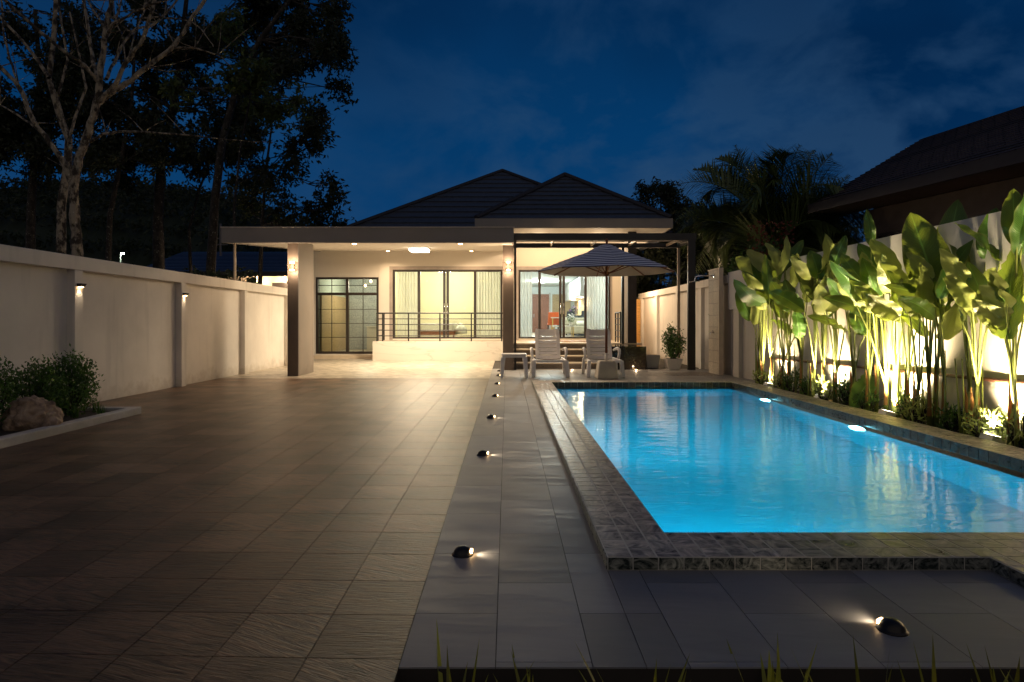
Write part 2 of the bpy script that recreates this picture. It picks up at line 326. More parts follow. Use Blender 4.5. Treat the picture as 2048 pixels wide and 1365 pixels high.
# ------------------------------------------------------------------ mesh builder
class MB:
    def __init__(s): s.v = []; s.f = []; s.uv = None; s.mi = []
    def add(s, vs, fs):
        o = len(s.v); s.v += [tuple(v) for v in vs]; s.f += [tuple(i+o for i in f) for f in fs]; return s
    def box(s, x0, x1, y0, y1, z0, z1):
        return s.add([(x0,y0,z0),(x1,y0,z0),(x1,y1,z0),(x0,y1,z0),(x0,y0,z1),(x1,y0,z1),(x1,y1,z1),(x0,y1,z1)],
                     [(3,2,1,0),(4,5,6,7),(0,1,5,4),(1,2,6,5),(2,3,7,6),(3,0,4,7)])
    def hexa(s, p): # 8 points, bottom 4 then top 4
        return s.add(p, [(3,2,1,0),(4,5,6,7),(0,1,5,4),(1,2,6,5),(2,3,7,6),(3,0,4,7)])
    def tap(s, cx, cy, z0, z1, a0, b0, a1, b1, sx=0, sy=0):
        return s.hexa([(cx-a0,cy-b0,z0),(cx+a0,cy-b0,z0),(cx+a0,cy+b0,z0),(cx-a0,cy+b0,z0),
                       (cx+sx-a1,cy+sy-b1,z1),(cx+sx+a1,cy+sy-b1,z1),(cx+sx+a1,cy+sy+b1,z1),(cx+sx-a1,cy+sy+b1,z1)])
    def quad(s, a, b, c, d): return s.add([a,b,c,d], [(0,1,2,3)])
    def tube(s, pts, rad, n=8, cap=True):
        pts = [Vector(p) for p in pts]
        if isinstance(rad, (int, float)): rad = [rad]*len(pts)
        rings = []; up = None
        for i, p in enumerate(pts):
            d = (pts[min(i+1, len(pts)-1)]-pts[max(i-1, 0)])
            d = d.normalized() if d.length > 1e-9 else Vector((0,0,1))
            if up is None:
                up = Vector((0,0,1)) if abs(d.z) < 0.9 else Vector((1,0,0))
            a = d.cross(up)
            if a.length < 1e-4: a = d.cross(Vector((0.3,1,0.2)))
            a.normalize(); b = a.cross(d).normalized(); up = b
            rings.append([p+(a*math.cos(2*PI*k/n)+b*math.sin(2*PI*k/n))*rad[i] for k in range(n)])
        vs = [v for r in rings for v in r]; fs = []
        for i in range(len(rings)-1):
            for k in range(n):
                fs.append((i*n+k, i*n+(k+1)%n, (i+1)*n+(k+1)%n, (i+1)*n+k))
        if cap:
            fs.append(tuple(range(n))[::-1]); fs.append(tuple((len(rings)-1)*n+k for k in range(n)))
        return s.add(vs, fs)
    def lathe(s, cx, cy, prof, n=24):
        vs = [(cx+r*math.cos(2*PI*k/n), cy+r*math.sin(2*PI*k/n), z) for r, z in prof for k in range(n)]
        fs = [(i*n+k, i*n+(k+1)%n, (i+1)*n+(k+1)%n, (i+1)*n+k) for i in range(len(prof)-1) for k in range(n)]
        fs.append(tuple(range(n))[::-1]); fs.append(tuple((len(prof)-1)*n+k for k in range(n)))
        return s.add(vs, fs)
    def build(s, name, m, parent=None, smooth=False, bevel=0.0, **tags):
        off = wloc(parent) if parent else Vector((0,0,0))
        me = bpy.data.meshes.new(name)
        me.from_pydata([(v[0]-off.x, v[1]-off.y, v[2]-off.z) for v in s.v], [], s.f)
        if s.uv:
            ul = me.uv_layers.new(name='UVMap')
            for lp in me.loops: ul.data[lp.index].uv = s.uv[lp.vertex_index]
        for mm in (m if isinstance(m, list) else [m]): me.materials.append(mm)
        if s.mi:
            for i, p in enumerate(me.polygons): p.material_index = s.mi[i]
        if smooth: me.polygons.foreach_set('use_smooth', [True]*len(me.polygons))
        me.update()
        o = bpy.data.objects.new(name, me); COL.objects.link(o)
        if parent: o.parent = parent
        if bevel:
            b = o.modifiers.new('bevel', 'BEVEL'); b.width = bevel; b.segments = 2; b.limit_method = 'ANGLE'
        for k, v in tags.items(): o[k] = v
        return o
def wloc(o):
    p = Vector(o.location)
    while o.parent: o = o.parent; p += Vector(o.location)
    return p
def thing(name, label, cat, loc=(0,0,0), group=None):
    o = bpy.data.objects.new(name, None); o.empty_display_size = 0.1; COL.objects.link(o)
    o.location = loc; o['label'] = label; o['category'] = cat
    if group: o['group'] = group
    return o
def tag(o, label, cat, group=None):
    o['label'] = label; o['category'] = cat
    if group: o['group'] = group
    return o
def copy_tree(o, parent=None):
    c = o.copy(); COL.objects.link(c); c.parent = parent
    for ch in list(o.children): copy_tree(ch, c)
    return c
def place(o, loc, label=None, rz=0):
    o.location = loc; o.rotation_euler = (0, 0, rz)
    if label: o['label'] = label
    return o
def light(kind, name, parent, loc, energy, col, **kw):
    d = bpy.data.lights.new(name, kind); d.energy = energy; d.color = col
    rot = kw.pop('rot', None); aim = kw.pop('aim', None)
    for k, v in kw.items(): setattr(d, k, v)
    o = bpy.data.objects.new(name, d); COL.objects.link(o)
    off = wloc(parent) if parent else Vector((0,0,0)); o.parent = parent; o.location = Vector(loc)-off
    if aim is not None: o.rotation_euler = Vector(aim).to_track_quat('-Z', 'Y').to_euler()
    elif rot: o.rotation_euler = rot
    return o
WARM = (1.0, 0.70, 0.42); WARM2 = (1.0, 0.80, 0.55); YEL = (1.0, 0.70, 0.30)
def px(x, y, Y):  # photo pixel -> point at distance Y
    return Vector(((x-VX)*Y/F, Y, CH+(VY-y)*Y/F))

# ================================================================== THE GROUND
R = random.Random(3)
g = MB()
for (a, b, c, d) in ((-500, -5.9, -60, 900), (5.0, 500, -60, 900), (-5.9, 5.0, 30, 900), (-5.9, 5.0, -60, -3)):
    g.quad((a, c, -0.02), (b, c, -0.02), (b, d, -0.02), (a, d, -0.02))
g.build('ground', mat('earth_grass', (0.03, 0.035, 0.02), 0.95, var=0.5, scale=3), None, kind='structure')
def tiles(rects, tw, th, x0, y0, gap, ztop, shear=0.0, stagger=0.0, zb=None):
    mb = MB(); zb = ztop-0.006 if zb is None else zb
    for (ax, bx, ay, by) in rects:
        i0 = math.floor((ax-x0)/tw); i1 = math.ceil((bx-x0)/tw)
        j0 = math.floor((ay-y0)/th)-2; j1 = math.ceil((by-y0)/th)+2
        for i in range(i0, i1):
            for j in range(j0, j1):
                xa = max(ax, x0+i*tw)+gap; xb = min(bx, x0+(i+1)*tw)-gap
                st = stagger*th*(i % 2)
                ya = y0+j*th+st; yb = ya+th
                sh = lambda x, y: min(by, max(ay, y+shear*x))
                p = [(xa, sh(xa, ya)+gap), (xb, sh(xb, ya)+gap), (xb, sh(xb, yb)-gap), (xa, sh(xa, yb)-gap)]
                if xb-xa < 0.01 or p[3][1]-p[0][1] < 0.01 or p[2][1]-p[1][1] < 0.01: continue
                mb.hexa([(a, b, zb) for a, b in p]+[(a, b, ztop) for a, b in p])
    return mb
db = MB().box(-5.74, -0.345, -3, 12.4, -0.3, -0.003); dr = db.build('driveway', M['grout'], None, kind='structure')
tiles([(-5.64, -0.345, -3, 12.395)], 0.31, 0.31, -0.345, 2.05, 0.0016, 0.002, shear=-0.03).build('driveway_paving', M['tile'], None, kind='structure')
MB().box(-6.6, -0.345, 12.4, 19.06, -0.3, 0.001).build('carport_floor', M['parquet'], None, kind='structure')
DR = [(-0.345, 0.445, 2.01, 14.9), (0.445, 4.75, 2.01, 2.80), (0.445, 4.75, 11.3, 14.9)]
dk = MB()
for a, b, c, d in DR: dk.box(a, b, c, d, -0.35, -0.002)
dk.box(-0.345, 4.75, 14.9, 30, -0.35, -0.004)
dk.build('pool_deck', M['grout'], None, kind='structure')
tiles(DR, 0.31, 0.62, -0.0365-0.31, 2.383-0.62*3, 0.0014, 0.003, stagger=0.45).build('deck_paving', M['deck'], None, kind='structure')
MB().box(-0.343, 9, -3, 2.006, -0.6, -0.28).build('planting_bed_soil', M['soil'], None, kind='structure')
MB().box(4.25, 4.75, 2.8, 11.3, -0.3, 0.0).build('planter_soil', M['soil'], None, kind='structure')
MB().box(4.75, 9.5, 2.006, 30, -0.4, -0.01).build('neighbour_ground', mat('neighbour_earth', (0.04, 0.035, 0.025), 0.9), None, kind='structure')

# ================================================================== POOL
pool = thing('swimming_pool', 'rectangular blue lit swimming pool with raised stone coping', 'swimming pool', (2.3, 7, 0))
PX0, PX1, PY0, PY1, PZ = 0.775, 3.9, 3.13, 10.97, -1.25
b = MB()
b.quad((PX0,PY0,PZ),(PX1,PY0,PZ),(PX1,PY1,PZ),(PX0,PY1,PZ))
b.quad((PX0,PY0,0),(PX0,PY0,PZ),(PX0,PY1,PZ),(PX0,PY1,0)); b.quad((PX1,PY0,PZ),(PX1,PY0,0),(PX1,PY1,0),(PX1,PY1,PZ))
b.quad((PX0,PY0,0),(PX1,PY0,0),(PX1,PY0,PZ),(PX0,PY0,PZ)); b.quad((PX0,PY1,PZ),(PX1,PY1,PZ),(PX1,PY1,0),(PX0,PY1,0))
b.build('basin', M['poolin'], pool)
CZ = 0.062
b = MB()
b.box(0.445, PX0, 2.80, 11.3, -0.28, CZ-0.0015).box(PX1, 4.25, 2.80, 11.3, -0.28, CZ-0.0015)
b.box(PX0, PX1, 2.80, PY0, -0.28, CZ-0.0015).box(PX0, PX1, PY1, 11.3, -0.28, CZ-0.0015).box(2.137, 2.80, 2.25, 2.80, -0.1, CZ-0.0015)
b.build('coping_bed', M['groutl'], pool)
T = 0.11
top = tiles([(0.445, PX0, 2.80, 11.3), (PX1, 4.25, 2.80, 11.3), (PX0, PX1, 2.80, PY0), (PX0, PX1, PY1, 11.3), (2.137, 2.80, 2.25, 2.80)], T, T, 0.445, 2.80, 0.0050, CZ, zb=CZ-0.008)
top.build('coping_tiles', M['coping'], pool)
sf = MB()
def face_tiles(ax, a0, a1, c, z0, z1, sgn):
    n = int(round((a1-a0)/T))
    for i in range(n):
        u0 = a0+(a1-a0)*i/n+0.003; u1 = a0+(a1-a0)*(i+1)/n-0.003
        c0, c1 = sorted((c, c+sgn*0.004))
        if ax == 'x': sf.box(u0, u1, c0, c1, z0, z1)
        else: sf.box(c0, c1, u0, u1, z0, z1)
face_tiles('x', 0.445, 2.137, 2.80, 0.006, CZ-0.004, -1); face_tiles('y', 2.25, 2.80, 2.137, 0.006, CZ-0.004, -1)
face_tiles('y', 2.80, 11.3, 0.445, 0.006, CZ-0.004, -1)
EDGE = slate_tile('coping_edge_outer', (0.02, 0.028, 0.025), (0.42, 0.43, 0.37), 0.3, 0.2, (9, 16, 16), 6.0, (0.42, 0.72), 2.6, 0.1)
sf.build('outer_edge_tiles', EDGE, pool); sf = MB()
face_tiles('x', PX0, PX1, 10.97, -0.05, CZ-0.004, -1)
face_tiles('y', PY0, PY1, PX1, -0.05, CZ-0.004, -1); face_tiles('y', PY0, PY1, PX0, -0.05, CZ-0.004, 1)
face_tiles('x', PX0, PX1, PY0, -0.05, CZ-0.004, 1)
sf.build('inner_edge_tiles', slate_tile('coping_edge', (0.02, 0.028, 0.025), (0.20, 0.22, 0.19), 0.3, 0.2, (9, 20, 20), 6.0, (0.38, 0.8)), pool)
b = MB().lathe(2.36, 2.62, [(0.085, CZ+0.001), (0.09, CZ+0.006), (0.075, CZ+0.010), (0.07, CZ+0.008)], 32)
for k in range(3): b.lathe(2.36, 2.62, [(0.06-k*0.016, CZ+0.008), (0.056-k*0.016, CZ+0.012), (0.050-k*0.016, CZ+0.008)], 32)
b.build('skimmer_lid', M['potw'], pool, label='round white skimmer lid')
wm = MB(); wm.quad((PX0,PY0,-0.03),(PX1,PY0,-0.03),(PX1,PY1,-0.03),(PX0,PY1,-0.03))
wm.build('water', M['water'], None, kind='structure')
for i, (y, lab) in enumerate(((9.4, 'glowing round underwater pool light, the farther one from the camera'), (6.95, 'glowing round underwater pool light, nearer the camera beneath the plants'))):
    t = thing('underwater_light', lab, 'pool light', (PX1-0.03, y, -0.24), 'pool lights on the right pool wall')
    b = MB().tube([(PX1-0.001, y, -0.24), (PX1-0.035, y, -0.24)], 0.13, 24); b.build('housing', M['chrome'], t)
    b = MB().tube([(PX1-0.034, y, -0.24), (PX1-0.09, y, -0.24)], [0.12, 0.11], 24); b.build('lens', M['lampblue'], t)
    light('AREA', 'bulb', t, (PX1-0.092, y, -0.24), 22, (0.03, 0.58, 0.80), shape='DISK', size=0.13, aim=(-1, 0, -0.25))
MB().tube([(1.5, PY0+0.001, -0.5), (1.5, PY0+0.04, -0.5)], 0.11, 24).build('wall_lamp', M['chrome'], pool)  # added lamp on the unseen near wall, evens out the water's glow
light('AREA', 'bulb', pool, (1.5, PY0+0.045, -0.5), 50, (0.03, 0.58, 0.80), shape='DISK', size=0.16, aim=(0, 1, 0))
MB().tube([(PX0+0.001, 7.4, -0.5), (PX0+0.04, 7.4, -0.5)], 0.11, 24).build('wall_lamp', M['chrome'], pool)  # second added lamp, on the unseen left wall, to fill the basin
light('AREA', 'bulb', pool, (PX0+0.045, 7.4, -0.5), 50, (0.03, 0.58, 0.80), shape='DISK', size=0.16, aim=(1, 0, 0))

# ================================================================== LEFT BOUNDARY WALL
lw = thing('boundary_wall', 'cream panelled boundary wall left of the driveway', 'wall', (-5.7, 9, 0))
PYS = [0.15, 2.8, 5.46, 8.11, 10.77, 13.37, 16.0]
for i, y in enumerate([-2.5]+PYS):
    y1 = PYS[i] if i < len(PYS) else 17.6
    MB().box(-5.78, -5.64, y+(0.16 if i else 0), y1, -0.1, 1.78).build('panel', M['wall'], lw)
for y in PYS: MB().box(-5.80, -5.54, y, y+0.16, -0.1, 1.775).build('post', M['wall'], lw, bevel=0.004)
MB().box(-5.80, -5.535, -2.5, 17.6, 1.775, 1.955).build('cap_beam', M['wall'], lw, bevel=0.006)
for y, lab in ((8.19, 'small lit downlight on the nearer wall post, left of the driveway'), (10.85, 'small lit downlight on the farther wall post, left of the driveway')):
    t = thing('wall_downlight', lab, 'wall light', (-5.54, y, 1.57), 'downlights on the left wall posts')
    MB().hexa([(-5.539,y-.045,1.56),(-5.50,y-.045,1.56),(-5.50,y+.045,1.56),(-5.539,y+.045,1.56),(-5.539,y-.05,1.60),(-5.47,y-.05,1.60),(-5.47,y+.05,1.60),(-5.539,y+.05,1.60)]).build('hood', M['frame'], t)
    MB().box(-5.53, -5.502, y-.03, y+.03, 1.55, 1.5595).build('lens', M['lamp'], t)
    light('SPOT', 'bulb', t, (-5.515, y, 1.545), 1.2, WARM2, spot_size=math.radians(100), spot_blend=0.6, shadow_soft_size=0.01, rot=(0, 0, 0))

# planting bed at the left with curb, rock and shrubs
cb = MB(); cb.box(-4.52, -4.40, 1.0, 7.62, -0.02, 0.085).box(-5.64, -4.52, 7.50, 7.62, -0.02, 0.085)
tag(cb.build('garden_curb', M['curb'], None, bevel=0.012), 'chipped white curb around the left planting bed', 'curb')
MB().box(-5.64, -4.52, 1.0, 7.50, -0.02, 0.05).build('bed_soil', M['soil'], None, kind='structure')

def leafquad(mb, p, d, nrm, L_, w, fold=0.25):
    d = d.normalized(); s = d.cross(nrm)
    if s.length < 1e-3: s = d.cross(Vector((0.2, 0.3, 1)))
    s.normalize(); n = s.cross(d)
    a = p; m1 = p+d*L_*0.45+s*w*0.5+n*w*fold; m2 = p+d*L_*0.45-s*w*0.5+n*w*fold; t = p+d*L_; 
    c = p+d*L_*0.45
    mb.add([a, m1, t, m2], [(0, 1, 2, 3)])
def rv(R): 
    while True:
        v = Vector((R.uniform(-1,1), R.uniform(-1,1), R.uniform(-1,1)))
        if 0.05 < v.length < 1: return v.normalized()
def bush(name, label, cat, x, y, z, rx, h, leafm, n=1800, leaf=0.03, seed=0, group=None, sparse=0.0, lw=0.55):
    R = random.Random(seed); t = thing(name, label, cat, (x, y, z), group)
    st = MB(); lf = MB()
    ns = 26
    for k in range(ns):
        a = R.uniform(0, 2*PI); q = math.sqrt(R.random())
        top = Vector((x+math.cos(a)*rx*q*0.85, y+math.sin(a)*rx*q*0.85, z+h*(1-0.42*q*q)*R.uniform(0.78, 1.0)))
        b0 = Vector((x+math.cos(a)*rx*0.15, y+math.sin(a)*rx*0.15, z))
        mid = b0.lerp(top, 0.5)+Vector((math.cos(a), math.sin(a), 0))*rx*0.14
        st.tube([b0, mid, top], [0.008, 0.006, 0.002], 4, False)
        for j in range(n//ns):
            f = R.uniform(0.12, 1.02)**(0.8); c = b0.lerp(mid, f*2) if f < 0.5 else mid.lerp(top, f*2-1)
            spread = (0.11+0.10*math.sin(min(1, f)*PI))*rx/0.3
            p = c+rv(R)*spread*R.random()**0.5*(1.05-sparse)
            d = (rv(R)+Vector((0, 0, 0.9))+Vector((p.x-x, p.y-y, 0))*1.5).normalized()
            leafquad(lf, p, d, rv(R), leaf*R.uniform(0.7, 1.3), leaf*lw)
    st.build('stems', M['barkd'], t); lf.build('foliage', leafm, t)
    return t
bush('box_shrub', 'leafy green shrub at the left frame edge beside the wall', 'shrub', -5.12, 6.15, 0.05, 0.30, 0.83, M['shrub'], 3000, 0.04, 1, 'shrubs in the left bed')
bush('box_shrub', 'rounded green shrub standing behind the rock', 'shrub', -5.06, 6.78, 0.05, 0.30, 0.66, M['shrub'], 3200, 0.04, 2, 'shrubs in the left bed')
bush('box_shrub', 'tallest green shrub at the end of the bed beside the wall post', 'shrub', -4.98, 7.2, 0.05, 0.26, 0.74, M['shrub'], 3400, 0.04, 4, 'shrubs in the left bed')
# rock
def rock():
    bm = bmesh.new(); bmesh.ops.create_icosphere(bm, subdivisions=5, radius=1)
    for v in bm.verts:
        p = v.co.copy()
        q = p*1.6
        r = 1+0.42*mnoise.noise(q*0.9+Vector((3, 1, 7)))+0.20*abs(mnoise.noise(q*1.9))+0.10*mnoise.noise(q*3.4)+0.035*mnoise.noise(q*8)
        if p.x < 0.0 and abs(p.x+0.22+0.15*p.z) < 0.16: r *= 0.86+0.14*abs(p.x+0.22+0.15*p.z)/0.16
        w = Vector((p.x*0.24*r, p.y*0.19*r, p.z*0.20*r))
        w.z += -0.10*max(0, w.x)*1.6
        v.co = w
    me = bpy.data.meshes.new('rock'); bm.to_mesh(me); bm.free()
    m, t, b = new_mat('rock_stone'); P(b, Roughness=0.85)
    tc = N(t, 'ShaderNodeTexCoord'); n = N(t, 'ShaderNodeTexNoise', Scale=7.0, Detail=8.0, Roughness=0.65, Distortion=0.8); L(t, tc.outputs['Object'], n.inputs['Vector'])
    L(t, ramp(t, n.outputs[0], [(0.3, (0.07, 0.045, 0.03)), (0.5, (0.33, 0.23, 0.15)), (0.7, (0.52, 0.40, 0.29))]), b.inputs['Base Color'])
    bp = N(t, 'ShaderNodeBump', Strength=0.8, Distance=0.03); L(t, n.outputs[0], bp.inputs['Height']); L(t, bp.outputs[0], b.inputs['Normal'])
    me.materials.append(m); me.polygons.foreach_set('use_smooth', [True]*len(me.polygons))
    o = bpy.data.objects.new('rock', me); COL.objects.link(o); o.location = (-4.70, 6.28, 0.14)
    tag(o, 'brown garden rock with a dark cleft sitting behind the curb', 'rock')
rock()
def blade(mb, p, d, L_, w, droop, side=None, n=6):
    d = d.normalized(); s = d.cross(Vector((0, 0, 1)))
    if s.length < 0.05: s = Vector((1, 0, 0))
    s.normalize(); vs = []
    for i in range(n+1):
        f = i/n; q = p+d*L_*f+Vector((0, 0, -1))*droop*L_*f*f
        ww = w*(1-f**2.2)*min(1, 0.6+f*2)*0.5
        vs += [q-s*ww, q+s*ww]
    mb.add(vs, [(2*i, 2*i+1, 2*i+3, 2*i+2) for i in range(n)])
def clump(name, label, cat, x, y, z, n, L0, L1, w, m, seed, group=None, lean=0.6):
    R = random.Random(seed); t = thing(name, label, cat, (x, y, z), group); mb = MB()
    for k in range(n):
        a = R.uniform(0, 2*PI); u = R.uniform(0.05, lean)
        d = Vector((math.cos(a)*u, math.sin(a)*u, 1))
        blade(mb, Vector((x+R.uniform(-.03,.03), y+R.uniform(-.03,.03), z)), d, R.uniform(L0, L1), w*R.uniform(0.7, 1.2), R.uniform(0.05, 0.5)*u*1.6)
    mb.build('blades', m, t); return t
for i, (x, y, lab) in enumerate(((-4.62, 7.2, 'grassy tuft at the corner of the left curb'), (-4.75, 6.95, 'grassy tuft between the rock and the corner of the curb'), (-4.8, 7.38, 'grassy tuft beside the bed end, leaning over the curb'))):
    clump('grass_tuft', lab, 'grass', x, y, 0.05, 26, 0.10, 0.22, 0.012, M['shrub'], 40+i, 'tufts at the end of the left bed')

# ================================================================== CARPORT
cz = lambda y: 2.72+0.084*(y-12.75)
cp = thing('carport', 'flat-roofed carport with grey fascia and cream ceiling', 'carport', (-2.8, 13, 0))
b = MB(); x0, x1, ya, yb = -5.72, 0.11, 12.80, 19.4
b.hexa([(x0,ya,cz(ya)),(x1,ya,cz(ya)),(x1,yb,cz(yb)),(x0,yb,cz(yb)),(x0,ya,cz(ya)+.2),(x1,ya,cz(ya)+.2),(x1,yb,cz(yb)+.2),(x0,yb,cz(yb)+.2)])
b.build('ceiling', M['ceil'], cp)
b = MB(); b.box(-5.745, 0.135, 12.72, 12.798, 2.70, 3.0)
b.hexa([(-5.745,12.8,cz(12.8)-.02),(-5.722,12.8,cz(12.8)-.02),(-5.722,19.4,cz(19.4)-.02),(-5.745,19.4,cz(19.4)-.02),(-5.745,12.8,3.0),(-5.722,12.8,3.0),(-5.722,19.4,3.6),(-5.745,19.4,3.6)])
b.hexa([(0.112,12.8,cz(12.8)-.02),(0.135,12.8,cz(12.8)-.02),(0.135,19.4,cz(19.4)-.02),(0.112,19.4,cz(19.4)-.02),(0.112,12.8,3.0),(0.135,12.8,3.0),(0.135,19.4,3.6),(0.112,19.4,3.6)])
b.build('fascia', M['fascia'], cp)
MB().box(-5.76, 0.15, 12.70, 12.86, 3.002, 3.02).build('fascia_trim', mat('trim_metal', (0.5, 0.45, 0.4), 0.4), cp)
MB().hexa([(-5.71,12.87,3.0),(0.10,12.87,3.0),(0.10,19.3,3.56),(-5.71,19.3,3.56),(-5.71,12.87,3.03),(0.10,12.87,3.03),(0.10,19.3,3.59),(-5.71,19.3,3.59)]).build('roof_sheet', M['fascia'], cp)
b = MB().box(-4.455, -4.25, 12.92, 13.9, 0.0, 2.80); b.build('column', M['colside'], cp)
MB().box(-4.47, -4.252, 12.88, 12.918, 0.0, 2.73).build('column_cladding', M['coldark'], cp)
MB().box(-0.09, 0.15, 14.54, 15.1, 0.0, 2.95).build('column', M['colside'], cp)
MB().box(-0.095, 0.155, 14.50, 14.538, 0.0, 2.88).build('column_cladding', M['coldark'], cp)
MB().tube([(-5.66, 13.15, 1.955), (-5.66, 13.15, 2.76)], 0.028, 12).build('drain_pipe', mat('beige_pipe', (0.5, 0.42, 0.33), 0.5), cp, smooth=True)
# cladding joints on the columns come from the material; sconces
for (x, y, z0, z1, lab) in ((-4.36, 12.88, 2.15, 2.32, 'up and down sconce glowing on the left carport column'), (0.03, 14.50, 2.28, 2.48, 'up and down sconce glowing on the column beside the pergola')):
    t = thing('column_sconce', lab, 'wall light', (x, y, z0), 'sconces on the carport columns')
    MB().box(x-.028, x+.028, y-.03, y-.001, z0+.02, z1-.02).build('bracket', M['coldark'], t)
    for s, zz in ((1, z1), (-1, z0)):
        MB().box(x-.055, x+.055, y-.10, y-.001, zz+(0.004 if s > 0 else -0.012), zz+(0.012 if s > 0 else -0.004)).build('cap', M['frame'], t)
        MB().box(x-.04, x+.04, y-.085, y-.015, zz-(0.022 if s > 0 else 0.0039), zz+(0.0039 if s > 0 else 0.022)).build('lens', M['lamp'], t)
        light('POINT', 'bulb', t, (x, y-.15, zz+s*0.02), 9.0, WARM, shadow_soft_size=0.03)
# ceiling lights
for (x, y, lab) in ((-3.24, 13.43, 'round recessed carport downlight, front left'), (-0.99, 13.43, 'round recessed carport downlight, front right'), (-3.52, 18.7, 'round recessed carport downlight above the paned door side of the bedroom window'), (-1.05, 18.7, 'round recessed carport downlight above the right end of the bedroom window')):
    t = thing('ceiling_downlight', lab, 'ceiling light', (x, y, cz(y)), 'carport downlights')
    b = MB().lathe(x, y, [(0.05, cz(y)+0.01), (0.075, cz(y)-0.004), (0.07, cz(y)-0.012), (0.05, cz(y)-0.012)], 24); b.build('trim_ring', M['ceil'], t)
    b = MB().lathe(x, y, [(0.048, cz(y)-0.013), (0.04, cz(y)-0.022)], 24); b.build('lens', M['lamp'], t)
    light('SPOT', 'bulb', t, (x, y, cz(y)-0.03), 75, WARM, spot_size=math.radians(150), spot_blend=0.8, shadow_soft_size=0.04, rot=(0, 0, 0))
t = thing('ceiling_panel_light', 'bright rectangular ceiling light under the carport roof', 'ceiling light', (-2.25, 16.26, 3.0))
MB().box(-2.50, -2.0, 16.0, 16.5, cz(16)-0.02, cz(16)+0.02).build('housing', M['ceil'], t)
MB().box(-2.48, -2.02, 16.02, 16.48, cz(16)-0.075, cz(16)-0.0205).build('diffuser', M['lampw'], t, bevel=0.01)
light('AREA', 'bulb', t, (-2.25, 16.25, cz(16)-0.085), 210, WARM2, shape='SQUARE', size=0.46, rot=(0, 0, 0))

# ================================================================== THE HOUSE
WY = 19.4; TZ = 0.557
hs = thing('house', 'single-storey house with dark hipped tile roofs and lit glass doors', 'house', (-1, WY, 0))
def wallrect(mb, X0, X1, Z0, Z1, holes, y0, y1):
    xs = sorted({X0, X1, *[h[0] for h in holes], *[h[1] for h in holes]})
    for a, b_ in zip(xs, xs[1:]):
        hh = [h for h in holes if h[0] <= a and h[1] >= b_]
        z = Z0
        for h in sorted(hh, key=lambda q: q[2]):
            if h[2] > z: mb.box(a, b_, y0, y1, z, h[2])
            z = h[3]
        if z < Z1: mb.box(a, b_, y0, y1, z, Z1)
D1 = (-5.86, -3.94, 0.134, 2.48); D2 = (-3.50, -0.14, 0.60, 2.71); D3 = (0.353, 3.175, 0.60, 2.71)
b = MB(); wallrect(b, -6.6, -3.92, 0.0, 3.6, [D1], WY, WY+0.15); b.build('front_wall', M['house'], hs)
b = MB(); wallrect(b, -3.918, 0.05, 0.0, 3.6, [D2], WY-0.03, WY+0.15); b.build('front_wall', M['house'], hs)
b = MB(); wallrect(b, 0.052, 3.5, 0.0, 3.6, [D3], WY, WY+0.15); b.build('porch_wall', M['house_lit'], hs)
b = MB(); b.box(-6.6, -6.45, WY+0.151, 34, 0, 3.6); b.box(3.52, 3.67, WY+0.151, 34.2, 0, 3.6); b.box(-6.0, 3.67, 34.2, 34.35, 0, 3.6)
b.build('side_wall', M['house'], hs)
# interior partitions, ceilings, floors
b = MB().box(-3.86, -3.74, WY+.151, 24, 0.1, 3.4).build('partition', M['roomy'], hs)
b = MB().box(-3.73, -0.04, 23.4, 23.5, 0.5, 3.4).build('bedroom_back_wall', M['roomy'], hs)
b = MB().box(-0.035, 0.06, WY+.151, 34, 0.5, 3.4).build('partition', M['roomw'], hs)
MB().box(0.061, 3.519, 33.9, 34.0, 0.5, 3.4).build('living_back_wall', M['roomw'], hs)
MB().box(3.45, 3.519, WY+.151, 33.899, 0.5, 3.4).build('living_side_wall', M['roomw'], hs)
MB().box(-5.849, -3.861, 22.6, 22.7, 0.1, 3.0).build('utility_back_wall', M['backtile'], hs)
MB().box(-5.849, -5.80, WY+.151, 22.59, 0.1, 3.0).build('utility_side_wall', M['roomg'], hs)
b = MB().box(-5.99, 3.66, WY+.152, 34.1, 3.0, 3.4); b.build('interior_ceiling', M['roomw'], hs)
b = MB().box(-5.84, -3.87, WY+.152, 22.6, 0.0, 0.13).box(-3.73, -0.05, WY-1.2, 23.4, 0.0, TZ-0.002).box(0.07, 3.44, WY+.152, 33.9, 0.0, TZ-0.002); b.build('interior_floor', M['floorint'], hs)
# terrace
b = MB().box(-3.84, -0.10, 18.07, 18.15, 0.0, TZ); b.build('terrace_plinth', M['marble'], hs)
b = MB().box(-3.84, -0.10, 18.15, WY-0.031, 0.0, TZ-0.004).build('terrace_floor', M['deckwood'], hs)
b = MB().box(0.156, 3.50, 16.4, WY-0.001, 0.0, TZ).build('terrace_floor', M['nosing'], hs)
b = MB().box(-0.099, 0.155, 15.11, WY-0.031, 0.0, TZ).build('terrace_side', M['marble'], hs)
for k, (y, z) in enumerate(((15.9, 0.418), (15.4, 0.279), (14.9, 0.14))):
    b = MB().box(0.156, 2.40, y+0.01, 16.399-0.0*k, z-0.139, z-0.025); b.build('step_riser', M['step'], hs)
    MB().box(0.156, 2.40, y, y+0.51, z-0.0245, z).build('step_tread', M['nosing'], hs)
MB().box(0.156, 3.1, 16.375, 16.399, 0.42, TZ-0.03).build('step_riser', M['step'], hs)
MB().box(-5.84, -3.85, 19.06, WY-0.001, 0.0, 0.10).build('door_step', M['nosing'], hs)
MB().box(3.14, 3.36, 16.45, 17.0, 0.5, 3.5).build('porch_column', M['colside'], hs)
MB().box(3.138, 3.362, 16.41, 16.448, 0.5, 3.5).build('porch_column_cladding', mat('porch_col_dark', (0.045, 0.035, 0.03), 0.6), hs)
